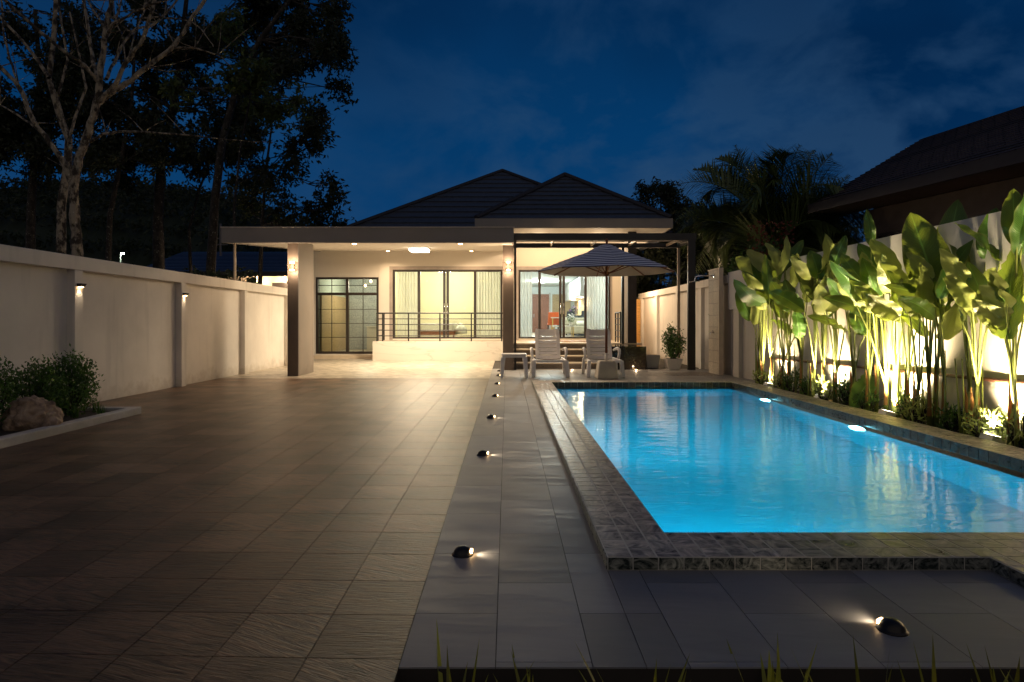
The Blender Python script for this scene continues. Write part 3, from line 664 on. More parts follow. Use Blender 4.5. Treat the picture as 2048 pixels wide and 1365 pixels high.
# door mat
tag(MB().box(1.45, 2.35, 17.6, 18.2, TZ, TZ+0.015).build('door_mat', M['deckwood'], None), 'brown door mat in front of the living room sliding door', 'mat')
# window and door units
def slider(x0, x1, z0, z1, y, muls, double, name, label, handles=True):
    w = MB(); fw = 0.06
    w.box(x0, x1, y-0.06, y+0.06, z1-fw, z1).box(x0, x1, y-0.06, y+0.06, z0, z0+fw*0.8)
    w.box(x0, x0+fw, y-0.06, y+0.06, z0+fw*0.8, z1-fw).box(x1-fw, x1, y-0.06, y+0.06, z0+fw*0.8, z1-fw)
    f = w.build(name, M['frame'], hs, bevel=0.004, label=label)
    s = MB()
    for m_ in muls: s.box(m_-0.04, m_+0.04, y-0.045, y+0.02, z0+fw*0.8, z1-fw)
    for m_ in double: s.box(m_-0.09, m_-0.012, y-0.05, y+0.02, z0+fw*0.8, z1-fw); s.box(m_+0.012, m_+0.09, y-0.05, y+0.02, z0+fw*0.8, z1-fw)
    s.build('stile', M['frame'], f)
    xs = [x0+fw]+sorted(muls+double)+[x1-fw]
    for a, c in zip(xs, xs[1:]):
        MB().box(a, c, y+0.022, y+0.028, z0+0.05, z1-fw).build('pane', M['glass'], f)
    for m_ in double:
        for sgn in (-1, 1):
            h = MB().tube([(m_+sgn*.05, y-.05, 1.32), (m_+sgn*.05, y-.10, 1.37), (m_+sgn*.05, y-.10, 1.66), (m_+sgn*.05, y-.05, 1.71)], 0.012, 8)
            h.build('handle', M['chrome'], f, smooth=True)
    b = MB(); o = 0.10
    b.box(x0-o, x1+o, y-0.075, y-0.0305-0.03, z1, z1+o).box(x0-o, x0, y-0.075, y-0.0605, z0-0.04, z1).box(x1, x1+o*0.5, y-0.075, y-0.0605, z0-0.04, z1)
    b.build('surround', mat('window_surround', (0.36, 0.31, 0.27), 0.6), f)
    return f
slider(D2[0], D2[1], D2[2], D2[3], WY+0.03, [-2.70, -0.98], [-1.87], 'bedroom_sliding_door', 'dark framed four panel sliding door to the bedroom')
slider(D3[0], D3[1], D3[2], D3[3], WY+0.06, [1.0, 2.41], [1.69], 'living_sliding_door', 'dark framed four panel sliding door to the living room')
def french():
    x0, x1, z0, z1 = D1; y = WY+0.04; w = MB(); f = 0.06
    w.box(x0, x1, y-.05, y+.05, z1-f, z1).box(x0, x1, y-.05, y+.05, z0, z0+0.07).box(x0, x0+f, y-.05, y+.05, z0+.07, z1-f).box(x1-f, x1, y-.05, y+.05, z0+.07, z1-f)
    zt = CH+(VY-587)/65.2
    w.box(x0+f, x1-f, y-.049, y+.049, zt-0.06, zt+0.02)
    xm = (x0+x1)/2; w.box(xm-.04, xm+.04, y-.052, y+.051, z0+.07, z1-f)
    fr = w.build('paned_door', M['frame'], hs, label='black framed glazed door with small panes and transom')
    gb = MB()
    for xq in ((x0+xm)/2, (x1+xm)/2): gb.box(xq-.01, xq+.01, y-.02, y+.0, z0+.07, z1-f)
    gb.box(x0+f, x1-f, y-.019, y-.001, (zt+z1)/2-.012, (zt+z1)/2+.008)
    for k in range(1, 4):
        zz = z0+.07+(zt-.06-z0-.07)*k/4; gb.box(x0+f, x1-f, y-.019, y-.001, zz-.008, zz+.008)
    gb.build('glazing_bars', M['frame'], fr)
    MB().box(x0+f, xm-.03, y+.004, y+.01, z0+.07, z1-f).build('pane', M['glassg'], fr)
    MB().box(xm+.03, x1-f, y+.004, y+.01, z0+.07, z1-f).build('pane', M['glassg'], fr)
french()
# roofs
def roof_face(mb, A, B, Cc, D, n, lip=0.035):
    A, B, Cc, D = map(Vector, (A, B, Cc, D)); nrm = (B-A).cross(D-A).normalized()
    if nrm.z < 0: nrm = -nrm
    for i in range(n):
        t0, t1 = i/n, (i+1)/n
        a0 = A.lerp(D, t0)+nrm*lip; b0 = B.lerp(Cc, t0)+nrm*lip; a1 = A.lerp(D, t1); b1 = B.lerp(Cc, t1)
        la = A.lerp(D, t0); lb = B.lerp(Cc, t0)
        mb.quad(a0, b0, b1, a1); mb.quad(la, lb, b0, a0)
def hip(x0, x1, y0, y1, ze, zr, inset, n):
    b = MB(); w = (x1-x0)/2; xm = (x0+x1)/2; R0 = (xm, y0+inset, zr); R1 = (xm, y1-inset, zr)
    roof_face(b, (x0,y0,ze), (x1,y0,ze), R0, R0, n); roof_face(b, (x0,y1,ze), (x0,y0,ze), R0, R1, n); roof_face(b, (x1,y0,ze), (x1,y1,ze), R1, R0, n); roof_face(b, (x1,y1,ze), (x0,y1,ze), R1, R1, n)
    r = MB()
    for a, c in (((x0,y0,ze),R0), ((x1,y0,ze),R0), (R0,R1), ((x0,y1,ze),R1), ((x1,y1,ze),R1)):
        a = Vector(a)+Vector((0,0,.04)); c = Vector(c)+Vector((0,0,.04)); r.tube([a, c], 0.07, 8)
    return b, r
fr_, rr_ = hip(-0.77, 4.09, 15.73, 26.0, 3.66, 5.30, 2.43, 10)
rf = fr_.build('front_roof', M['roof'], hs); rr_.build('ridge_cap', M['roofedge'], rf)
fr_, rr_ = hip(-5.2, 4.86, 18.6, 36, 3.66, 6.72, 5.0, 13)
rf = fr_.build('main_roof', M['roof'], hs); rr_.build('ridge_cap', M['roofedge'], rf)
b = MB(); b.box(-0.80, 4.12, 15.70, 15.728, 3.44, 3.68).box(-0.80, -0.772, 15.728, 18.5, 3.44, 3.68).box(4.092, 4.12, 15.728, 26, 3.44, 3.68).build('eave_fascia', M['fascia'], hs)
b = MB().box(-5.22, -0.80, 18.56, 18.6, 3.44, 3.68).box(-5.24, -5.22, 18.6, 36, 3.44, 3.68).build('eave_fascia', M['fascia'], hs)
MB().box(-0.771, 4.091, 15.729, WY-0.031, 3.45, 3.47).box(3.68, 4.091, WY-0.03, 30, 3.45, 3.47).build('soffit', M['ceil'], hs)
# unseen porch lights, assumed in the soffit from the yellow light on the wall
for x, lab in ((0.9, 'assumed recessed porch downlight over the left of the living room door'), (2.6, 'assumed recessed porch downlight over the right of the living room door')):
    t = thing('assumed_porch_light', lab, 'ceiling light', (x, 17.9, 3.44), 'assumed porch downlights')
    MB().lathe(x, 17.9, [(0.06, 3.449), (0.07, 3.442), (0.05, 3.438)], 20).build('trim_ring', M['ceil'], t)
    MB().lathe(x, 17.9, [(0.045, 3.437), (0.04, 3.43)], 20).build('lens', M['lamp'], t)
    light('POINT', 'bulb', t, (x, 17.9, 3.33), 70, (1.0, 0.73, 0.46), shadow_soft_size=0.05)

# railings on the terrace
def railing(name, label, pts, zb, zt, posts):
    t = thing(name, label, 'railing', (pts[0][0], pts[0][1], zb), 'black terrace railings')
    (xa, ya), (xb, yb) = pts
    for k in range(5):
        z = zt-k*(zt-zb-0.12)/4.2
        MB().tube([(xa, ya, z), (xb, yb, z)], 0.02 if k == 0 else 0.011, 8).build('top_rail' if k == 0 else 'rail', M['black'], t)
    for f in posts:
        x = xa+(xb-xa)*f; y = ya+(yb-ya)*f
        MB().box(x-.018, x+.018, y-.018, y+.018, zb, zt-0.012).build('post', M['black'], t)
    return t
railing('railing', 'black horizontal bar railing on the marble plinth before the bedroom', [(-3.72, 18.11), (-0.12, 18.11)], TZ, 1.36, (0.0, 0.045, 0.25, 0.5, 0.75, 0.99))
railing('railing', 'short black bar railing on the right side of the porch', [(2.98, 16.6), (3.02, 17.6)], TZ, 1.36, (0.0, 0.5, 1.0))
railing('railing', 'short black bar railing returning at the left end of the marble plinth', [(-3.74, 18.15), (-3.74, 19.3)], TZ, 1.36, (0.08, 0.95))
tag(MB().box(2.41, 3.22, 14.62, 16.37, 0.003, 0.54).build('granite_plinth', M['granite'], None, bevel=0.01), 'glossy black granite block beside the porch steps', 'plinth')

# ---- pergola
pg = thing('pergola', 'black steel pergola frame over the loungers', 'pergola', (2.2, 14.6, 0))
MB().box(0.156, 4.36, 14.55, 14.65, 2.99, 3.15).build('beam', M['black'], pg); MB().box(0.156, 4.36, 15.85, 15.93, 2.97, 3.08).build('beam', M['black'], pg)
MB().box(4.26, 4.36, 14.651, 15.849, 2.99, 3.14).build('beam', M['black'], pg); MB().box(0.158, 0.20, 14.651, 15.849, 2.99, 3.14).build('beam', M['black'], pg)
MB().box(0.162, 0.215, 14.56, 14.64, 0.0, 2.99).build('post', M['black'], pg)
MB().box(4.17, 4.34, 14.56, 14.64, 0.0, 2.99).build('post', M['black'], pg)
MB().box(4.28, 4.34, 15.86, 15.92, 0.0, 2.97).build('post', M['rafter'], pg)
MB().box(2.88, 2.94, 15.855, 15.925, 0.56, 2.97).build('post', M['black'], pg)
for x in (1.1, 2.1, 3.05, 4.0): MB().box(x-.02, x+.02, 14.651, 15.849, 3.0, 3.06).build('rafter', M['rafter'], pg)
for y in (15.0, 15.4): MB().box(0.202, 4.258, y-.015, y+.015, 3.061, 3.09).build('purlin', M['rafter'], pg)

# ---- right boundary wall, gate, shower
rw = thing('boundary_wall', 'tall pale boundary wall behind the paddle-leaf plants and along the side passage', 'wall', (4.8, 12, 0))
MB().box(4.66, 4.95, -2, 13.1, -0.1, 1.36).build('lower_wall', M['wallr'], rw)
MB().box(4.58, 4.90, -2, 13.1, 1.361, 2.13).build('upper_panel', wall_paint('board_paint', (0.66, 0.66, 0.66), 0.06, 0.2), rw)
MB().box(4.582, 4.659, 12.5, 12.8, -0.1, 1.36).build('pilaster', M['wallr'], rw)
MB().box(4.65, 4.95, 13.101, 22, -0.1, 1.91).build('rear_wall', M['wall'], rw)
MB().box(4.57, 4.97, 13.101, 22, 1.911, 2.08).build('cap_beam', M['wall'], rw)
for y in (14.9, 17.0, 19.3, 21.5): MB().box(4.57, 4.649, y, y+0.18, -0.1, 1.91).build('post', M['wall'], rw)
tag(MB().box(3.68, 4.60, 21.8, 21.86, 0.15, 1.9).build('wooden_gate', M['orangewood'], None), 'orange wooden gate closing the side passage', 'gate')
t = thing('assumed_side_lamp', 'assumed unseen wall lamp on the house side, added to light the orange gate and passage', 'wall light', (3.68, 19.9, 2.4))  # lamp added out of sight, assumed from the brightly lit gate
MB().box(3.671, 3.76, 19.85, 19.95, 2.35, 2.5).build('housing', M['frame'], t); MB().box(3.69, 3.75, 19.86, 19.94, 2.335, 2.3495).build('lens', M['lamp'], t)
light('POINT', 'bulb', t, (3.85, 19.9, 2.25), 70, WARM, shadow_soft_size=0.05)
sw = thing('shower_panel', 'beige tiled outdoor shower wall with chrome rain shower', 'shower', (4.5, 13.4, 0))
MB().box(4.40, 4.46, 13.11, 13.8, 0.003, 2.21).build('tiled_slab', M['showertile'], sw)
MB().box(4.385, 4.475, 13.085, 13.109, 0.003, 2.23).box(4.385, 4.475, 13.109, 13.82, 2.212, 2.232).build('edge_trim', mat('trim_beige', (0.62, 0.52, 0.40), 0.5), sw)
y = 13.45
MB().tube([(4.40, y, 2.09), (4.06, y, 2.09), (4.01, y, 2.07), (3.99, y, 1.99)], 0.014, 10).build('shower_arm', M['chrome'], sw, smooth=True)
MB().lathe(3.99, y, [(0.02, 1.99), (0.11, 1.965), (0.11, 1.955), (0.02, 1.955)], 24).build('shower_head', M['chrome'], sw)
MB().tube([(4.40, y, 0.88), (4.33, y, 0.88), (4.32, y, 0.83)], 0.016, 10).tube([(4.37, y, 0.88), (4.37, y, 0.93)], 0.012, 8).build('tap', M['chrome'], sw, smooth=True)
MB().tube([(4.393, y, 2.09), (4.405, y, 2.09)], 0.035, 14).build('flange', M['chrome'], sw)
gr = MB()
for k in range(14): gr.box(3.42+k*0.07, 3.46+k*0.07, 13.0, 13.9, 0.0035, 0.008)
tag(gr.build('drain_grate', M['step'], None), 'long slatted floor drain below the outdoor shower', 'drain')
tag(MB().tube([(4.64, 2.2, 0.58), (4.64, 6, 0.55), (4.64, 11.1, 0.47)], 0.018, 8).build('bamboo_rail', M['pipe'], None), 'thin brown horizontal rail tied along the wall behind the plants', 'rail')

# ================================================================== FURNITURE ON THE DECK
def make_lounger():
    t = thing('sun_lounger', 'x', 'sun lounger', (0, 0, 0), 'white resin sun loungers')
    m = M['plastic']
    # profile helpers: y forward (toward -y = camera = foot end)
    s = MB()  # seat slats, slightly dished
    n = 9
    for k in range(n):
        y0 = 0.02+k*0.085; y1 = y0+0.074; z = 0.335-0.03*math.sin(PI*k/(n-1)*0.8); 
        for j in range(6):
            xa = -0.27+0.54*j/6; xb = -0.27+0.54*(j+1)/6
            f = lambda x: z-0.022*(1-(x/0.27)**2)
            s.hexa([(xa,y0,f(xa)-.012),(xb,y0,f(xb)-.012),(xb,y1,f(xb)-.012),(xa,y1,f(xa)-.012),(xa,y0,f(xa)+.006),(xb,y0,f(xb)+.006),(xb,y1,f(xb)+.006),(xa,y1,f(xa)+.006)])
    s.box(-0.275, 0.275, -0.005, 0.018, 0.29, 0.338)
    s.build('seat', m, t, smooth=False)
    # backrest : tilted, rows of slats with slots between
    bk = MB(); B0 = Vector((0, 0.80, 0.33)); B1 = Vector((0, 1.12, 0.95)); d = B1-B0; nr = Vector((0, -d.z, d.y)).normalized()
    rows = [(0.0, 0.12), (0.145, 0.245), (0.27, 0.37), (0.395, 0.495), (0.52, 0.62), (0.645, 0.755), (0.78, 1.0)]
    def ring(f, x):
        w = 0.265 if f < 0.8 else 0.265*math.sqrt(max(0.0, 1-((f-0.8)/0.26)**2*0.25))
        return B0+d*f+Vector((x*w, 0, 0))+nr*(-0.030*(1-x*x))
    for a, c in rows:
        for j in range(8):
            u0 = -1+2*j/8; u1 = -1+2*(j+1)/8
            if a > 0.7: fs = [a, (a+c)/2, c]
            else: fs = [a, c]
            for f0, f1 in zip(fs, fs[1:]):
                p = [ring(f0,u0), ring(f0,u1), ring(f1,u1), ring(f1,u0)]
                bk.hexa([q-nr*0.010 for q in p]+[q+nr*0.008 for q in p])
    for sx in (-1, 1):   # side rims beyond the slots
        for f0, f1 in zip([0.0, .25, .5, .78], [.25, .5, .78, 1.0]):
            w0 = ring(f0, sx); w1 = ring(f1, sx); ax = Vector((sx*0.07, 0, 0)); 
            bk.hexa([q-nr*0.014 for q in (w0-ax, w0, w1, w1-ax)]+[q+nr*0.0095 for q in (w0-ax, w0, w1, w1-ax)] if sx > 0 else [q-nr*0.014 for q in (w0, w0-ax, w1-ax, w1)]+[q+nr*0.0095 for q in (w0, w0-ax, w1-ax, w1)])
    bk.build('backrest', m, t)
    for sx in (-1, 1):
        f = MB(); f.tap(sx*0.345, 0.02, 0.0, 0.33, 0.040, 0.035, 0.036, 0.045, -sx*0.022, 0.02); f.build('front_leg', m, t, bevel=0.012)
        f = MB(); f.tap(sx*0.355, 0.86, 0.0, 0.34, 0.030, 0.04, 0.032, 0.05, -sx*0.02, -0.05); f.build('rear_leg', m, t, bevel=0.010)
        f = MB(); f.box(min(sx*.29, sx*.335), max(sx*.29, sx*.335), 0.02, 1.0, 0.285, 0.345); f.build('side_rail', m, t, bevel=0.012)
        f = MB(); xx = sx*0.345
        f.tube([(xx, 0.52, 0.34), (xx+sx*.012, 0.47, 0.46), (xx+sx*.015, 0.52, 0.525), (xx+sx*.012, 0.66, 0.545), (xx, 0.86, 0.53), (xx-sx*.02, 1.0, 0.50)], [0.030, 0.030, 0.034, 0.034, 0.030, 0.022], 8)
        f.build('armrest', m, t, smooth=True)
    return t
lg = make_lounger()
place(lg, (0.87, 12.62, 0.003), 'white resin sun lounger between the side table and the parasol base')
l2 = copy_tree(lg); place(l2, (1.97, 12.62, 0.003), 'white resin sun lounger directly behind the parasol pole and base')
t = thing('side_table', 'low white resin stool table left of the loungers', 'side table', (0.14, 12.6, 0))
MB().box(-0.11, 0.39, 12.42, 12.88, 0.445, 0.475).build('table_top', M['plastic'], t, bevel=0.012)
MB().box(-0.085, 0.365, 12.445, 12.855, 0.405, 0.4449).build('apron', M['plastic'], t)
for sx in (-1, 1):
    for sy in (-1, 1):
        MB().tap(0.14+sx*0.245, 12.65+sy*0.20, 0.004, 0.41, 0.030, 0.025, 0.045, 0.04, -sx*0.03, -sy*0.02).build('leg', M['plastic'], t, bevel=0.008)
# parasol
ux, uy, ur = 1.94, 12.36, 1.36
t = thing('parasol', 'navy and white striped octagonal parasol on a wooden pole', 'parasol', (ux, uy, 0))
MB().tube([(ux, uy, 0.36), (ux+0.01, uy, 2.60)], 0.025, 12).build('pole', M['wood'], t, smooth=True)
MB().tube([(ux, uy, 0.30), (ux, uy, 0.50)], 0.031, 12).build('pole_sleeve', M['potw'], t, smooth=True)
MB().tap(ux, uy, 0.003, 0.35, 0.21, 0.21, 0.155, 0.155).build('base', M['base'], t, bevel=0.03)
def octo(r, z, sag, n=8, seg=6, r0=0.0, z0=None, lower=0.0):
    mb = MB(); vs = []; rings = 10
    for i in range(rings+1):
        f = i/rings; rr = r0+(r-r0)*f; zz = z0+(z-z0)*f
        for k in range(n):
            for j in range(seg):
                a0 = 2*PI*k/n-PI/2; a1 = 2*PI*(k+1)/n-PI/2; q = j/seg
                x = rr*((1-q)*math.cos(a0)+q*math.cos(a1)); y = rr*((1-q)*math.sin(a0)+q*math.sin(a1))
                s = sag*math.sin(PI*q)*f
                vs.append((ux+x, uy+y, zz-s*0.6+0.05*math.sin(PI*f)*0.4-lower))
    m_ = n*seg
    fs = [(i*m_+k, i*m_+(k+1)%m_, (i+1)*m_+(k+1)%m_, (i+1)*m_+k) for i in range(rings) for k in range(m_)]
    return mb.add(vs, fs)
cn = octo(ur, 2.10, 0.02, r0=0.02, z0=2.58).build('canopy', M['stripe'], t)
octo(ur-0.004, 2.10, 0.02, r0=0.02, z0=2.58, lower=0.008).build('lining', M['canvas'], cn)
octo(0.36, 2.475, 0.03, r0=0.02, z0=2.63).build('vent_cap', M['stripe'], cn)
MB().lathe(ux+.01, uy, [(0.02, 2.58), (0.035, 2.62), (0.02, 2.65), (0.032, 2.69), (0.012, 2.74)], 14).build('finial', M['wood'], t, smooth=True)
MB().lathe(ux, uy, [(0.03, 2.0), (0.055, 2.02), (0.055, 2.08), (0.03, 2.10)], 14).build('hub', M['wood'], t)
for k in range(8):
    a = 2*PI*k/8-PI/2; c, s = math.cos(a), math.sin(a)
    r_ = MB().tube([(ux+c*.03, uy+s*.03, 2.545), (ux+c*(ur-.03), uy+s*(ur-.03), 2.085)], 0.012, 6).build('rib', M['wood'], t)
    MB().tube([(ux+c*.05, uy+s*.05, 2.05), (ux+c*.72, uy+s*.72, 2.30)], 0.011, 6).build('strut', M['wood'], r_)

# pots
def pot(x, y, a0, a1, h, label):
    t = thing('planter_pot', label, 'pot', (x, y, 0), 'white square pots beside the pergola post')
    p = MB(); p.tap(x, y, 0.003, h, a0, a0, a1, a1); p.build('pot_body', M['potw'], t, bevel=0.006)
    q = a1-0.02; MB().box(x-q, x+q, y-q, y+q, h+0.0005, h+0.004).build('pot_soil', M['soil'], t)
    MB().box(x-a1, x+a1, y-a1, y-a1+.02, h+.0006, h+.012).box(x-a1, x+a1, y+a1-.02, y+a1, h+.0006, h+.012).box(x-a1, x-a1+.02, y-a1+.02, y+a1-.02, h+.0006, h+.012).box(x+a1-.02, x+a1, y-a1+.02, y+a1-.02, h+.0006, h+.012).build('rim', M['potw'], t)
    return t
pot(3.88, 14.8, 0.13, 0.185, 0.24, 'white tapered pot holding the small leafy tree')
pot(3.50, 15.3, 0.13, 0.17, 0.30, 'empty white tapered pot left of the potted tree')
bush('potted_tree', 'small conical leafy tree growing in a white pot', 'potted plant', 3.90, 14.8, 0.24, 0.26, 0.82, M['shrub'], 1500, 0.055, 12, None, 0.1)

# ground lights
def dome(x, y, ang, label, e=0.9):
    t = thing('deck_light', label, 'deck light', (x, y, 0.003), 'dome lights set in the deck')
    prof = [(0.052, 0.003), (0.050, 0.008), (0.045, 0.010)]+[(0.043*math.cos(a), 0.010+0.034*math.sin(a)) for a in [0.1, 0.4, 0.7, 1.0, 1.25, 1.45]]
    MB().lathe(x, y, prof, 24).build('shell', mat('dome_shell', (0.02, 0.016, 0.013), 0.35, 0.3) if 'dome_shell' not in bpy.data.materials else bpy.data.materials['dome_shell'], t, smooth=True)
    c, s = math.cos(ang), math.sin(ang)
    b = MB(); b.box(0.036, 0.047, -0.016, 0.016, 0.013, 0.026)
    b.v = [(x+v[0]*c-v[1]*s, y+v[0]*s+v[1]*c, v[2]) for v in b.v]; b.build('lens', M['lamp'], t)
    light('SPOT', 'bulb', t, (x+c*0.052, y+s*0.052, 0.030), e, WARM2, spot_size=math.radians(110), spot_blend=0.9, shadow_soft_size=0.006, aim=(c, s, -0.22))
    return t
for i, (x, y, w) in enumerate(((-0.21, 2.99, 'nearest the camera'), (-0.20, 5.23, 'second nearest'), (-0.185, 7.25, 'third nearest'), (-0.18, 9.34, 'fourth nearest'), (-0.18, 11.2, 'level with the far pool edge'), (-0.18, 12.9, 'beside the side table'), (-0.18, 14.1, 'farthest, before the carport column'))):
    dome(x, y, -0.05, 'brown dome light in the row along the driveway edge, '+w, 0.65 if i < 3 else 0.4)
dome(1.374, 2.255, 2.15, 'brown dome light on the deck in front of the pool, near the grass clumps', 0.6)
for x, lab in ((1.49, 'small glowing recessed floor light between the two loungers'), (2.95, 'small glowing recessed floor light before the granite block')):
    t = thing('floor_uplight', lab, 'floor light', (x, 14.45, 0.003), 'recessed floor lights')
    MB().lathe(x, 14.45, [(0.045, 0.003), (0.045, 0.012), (0.03, 0.013)], 20).build('ring', M['chrome'], t)
    MB().lathe(x, 14.45, [(0.028, 0.0131), (0.02, 0.020)], 16).build('lens', M['lamp'], t)
    light('POINT', 'bulb', t, (x, 14.45, 0.07), 1.2, WARM, shadow_soft_size=0.02)

# ================================================================== PLANTER: flood lights, paddle-leaf plants, ground plants
for (y, lab) in ((10.6, 'white flood light at the far end of the planter'), (8.85, 'white flood light second from the far end of the planter'), (7.3, 'white flood light in the middle of the planter among green stems'), (5.72, 'white flood light at the near end of the planter beside pale leaves'), (4.2, 'white flood light in the planter just outside the right frame edge')):
    t = thing('planter_floodlight', lab, 'flood light', (4.42, y, 0), 'flood lights in the planter')
    MB().hexa([(4.32,y-.08,0.03),(4.44,y-.08,0.02),(4.44,y+.08,0.02),(4.32,y+.08,0.03),(4.34,y-.08,0.09),(4.45,y-.08,0.06),(4.45,y+.08,0.06),(4.34,y+.08,0.09)]).build('housing', M['potw'], t, bevel=0.005)
    b = MB().quad((4.352,y-.065,0.091),(4.442,y-.065,0.0665),(4.442,y+.065,0.0665),(4.352,y+.065,0.091)); b.build('lens', M['lampw'], t)
    light('SPOT', 'bulb', t, (4.42, y, 0.13), 760, (1.0, 0.77, 0.44), spot_size=math.radians(108), spot_blend=0.9, shadow_soft_size=0.04, aim=(0.30, 0.02, 1.0))
# paddle leaves
def cc(x, y): return (1440+x/2.528, 360+y/2.528)
LEAVES = {
 1:((160,710),(85,560),75), 2:((185,730),(195,580),80), 3:((245,600),(110,460),60), 4:((240,600),(150,390),38), 5:((250,600),(230,380),48),
 6:((290,480),(355,275),48), 7:((330,455),(415,290),55), 8:((475,640),(262,530),95), 9:((360,780),(265,705),45), 10:((500,500),(462,350),85),
 11:((480,610),(365,370),60), 12:((560,520),(510,415),70), 13:((575,430),(632,285),62), 14:((690,500),(605,350),100), 15:((765,330),(742,150),48),
 16:((800,725),(545,580),85), 17:((770,640),(565,425),85), 18:((600,735),(450,680),48), 19:((860,705),(690,535),72), 20:((905,460),(928,370),50),
 21:((1090,585),(972,165),185), 22:((1130,490),(1200,85),135), 23:((1135,635),(850,520),75), 24:((1050,795),(885,620),55), 25:((1120,805),(1222,595),120),
 26:((1240,650),(1225,365),105), 27:((1370,690),(1255,420),90), 28:((1420,410),(1215,205),85), 29:((1345,400),(1402,140),105), 30:((1110,600),(1270,295),75),
 31:((1450,805),(1490,315),130), 32:((1530,720),(1530,340),140), 33:((1500,330),(1478,35),95), 34:((770,985),(665,1160),92), 35:((960,560),(820,420),75),
 36:((1085,695),(930,590),75), 37:((735,785),(670,640),95), 38:((650,765),(575,735),60), 39:((440,620),(425,450),60), 40:((835,520),(705,325),95),
 41:((330,700),(270,590),80), 42:((400,800),(385,650),70), 43:((530,690),(500,540),80), 44:((1290,700),(1190,400),95), 45:((1520,380),(1560,60),130),
 46:((1440,800),(1300,640),65), 47:((930,720),(880,560),95), 48:((1010,700),(985,560),100), 49:((210,560),(215,400),40), 50:((690,640),(760,470),70)}
PLANTS = [((190,1035),[1,2],1.0),((212,1030),[3,49],0.95),((262,1010),[5,4,41],1.0),((312,1070),[6,8],1.0),((345,1040),[7,9],0.97),((410,1020),[39,42],0.95),
 ((465,1100),[10,11],1.0),((520,1060),[12,43],0.95),((585,1130),[13,14,18],1.0),((665,1110),[37,38],0.97),((745,1060),[15,16],0.93),((790,1180),[40,17],1.0),
 ((840,1150),[20,50],0.95),((890,1205),[19,47],1.0),((950,1220),[35,48],0.97),((985,1230),[24],0.98),((1060,1250),[21,36],0.98),((1095,1260),[22,25,23],1.0),
 ((1130,1270),[30],0.97),((1245,1290),[26,44],1.0),((1275,1300),[27,28],0.97),((1305,1310),[29],0.95),((1465,1350),[31,33,46],1.0),((1500,1360),[32,45],0.97)]
BRIGHT = {2, 6, 8, 14, 19, 25, 26, 32, 35, 39, 43, 47, 50, 44}
def paddle(B, Tp, wid, face, bend, R, under=False):
    n, m_ = 22, 8; ax = (Tp-B); Ln = ax.length; ax.normalize()
    side = ax.cross(face)
    side.normalize(); nr = side.cross(ax).normalized()
    mb = MB(); vs = []; uvs = []
    ph = R.uniform(0, 6); fold = R.uniform(0.10, 0.34); tw = R.uniform(-0.7, 0.7)
    tears = {sg: set(R.sample(range(3, n-1), R.choice((0, 0, 1, 2)))) for sg in (1, -1)}
    for i in range(n+1):
        f = i/n
        c = B+ax*Ln*f+nr*bend*Ln*(math.sin(PI*f))-nr*0.10*Ln*f*f
        w = wid*0.5*(math.sin(PI*min(1, f*0.97+0.03)**0.82)**0.62)*(1.0 if f < .98 else 0.25)
        if i == n: w = wid*0.01
        ang = tw*f; sd = side*math.cos(ang)+nr*math.sin(ang); nn = nr*math.cos(ang)-side*math.sin(ang)
        for j in range(m_+1):
            u = -1+2*j/m_
            if abs(u) > 0.9 and (i in tears.get(1 if u > 0 else -1, ())): u *= 0.80
            q = c+sd*u*w+nn*(abs(u)*fold*w+0.012*math.sin(f*19+ph+u*2)*abs(u)+0.05*w*math.sin(f*9+ph))
            vs.append(q); uvs.append((f, j/m_))
    mb.add(vs, [(i*(m_+1)+j, i*(m_+1)+j+1, (i+1)*(m_+1)+j+1, (i+1)*(m_+1)+j) for i in range(n) for j in range(m_)])
    mb.uv = uvs
    if under: mb.f = [f_[::-1] for f_ in mb.f]
    return mb
R = random.Random(23)
nP = len(PLANTS)
ORD = ['first','second','third','fourth','fifth','sixth','seventh','eighth','ninth','tenth','eleventh','twelfth','thirteenth','fourteenth','fifteenth','sixteenth','seventeenth','eighteenth','nineteenth','twentieth','twenty-first','twenty-second','twenty-third','last']
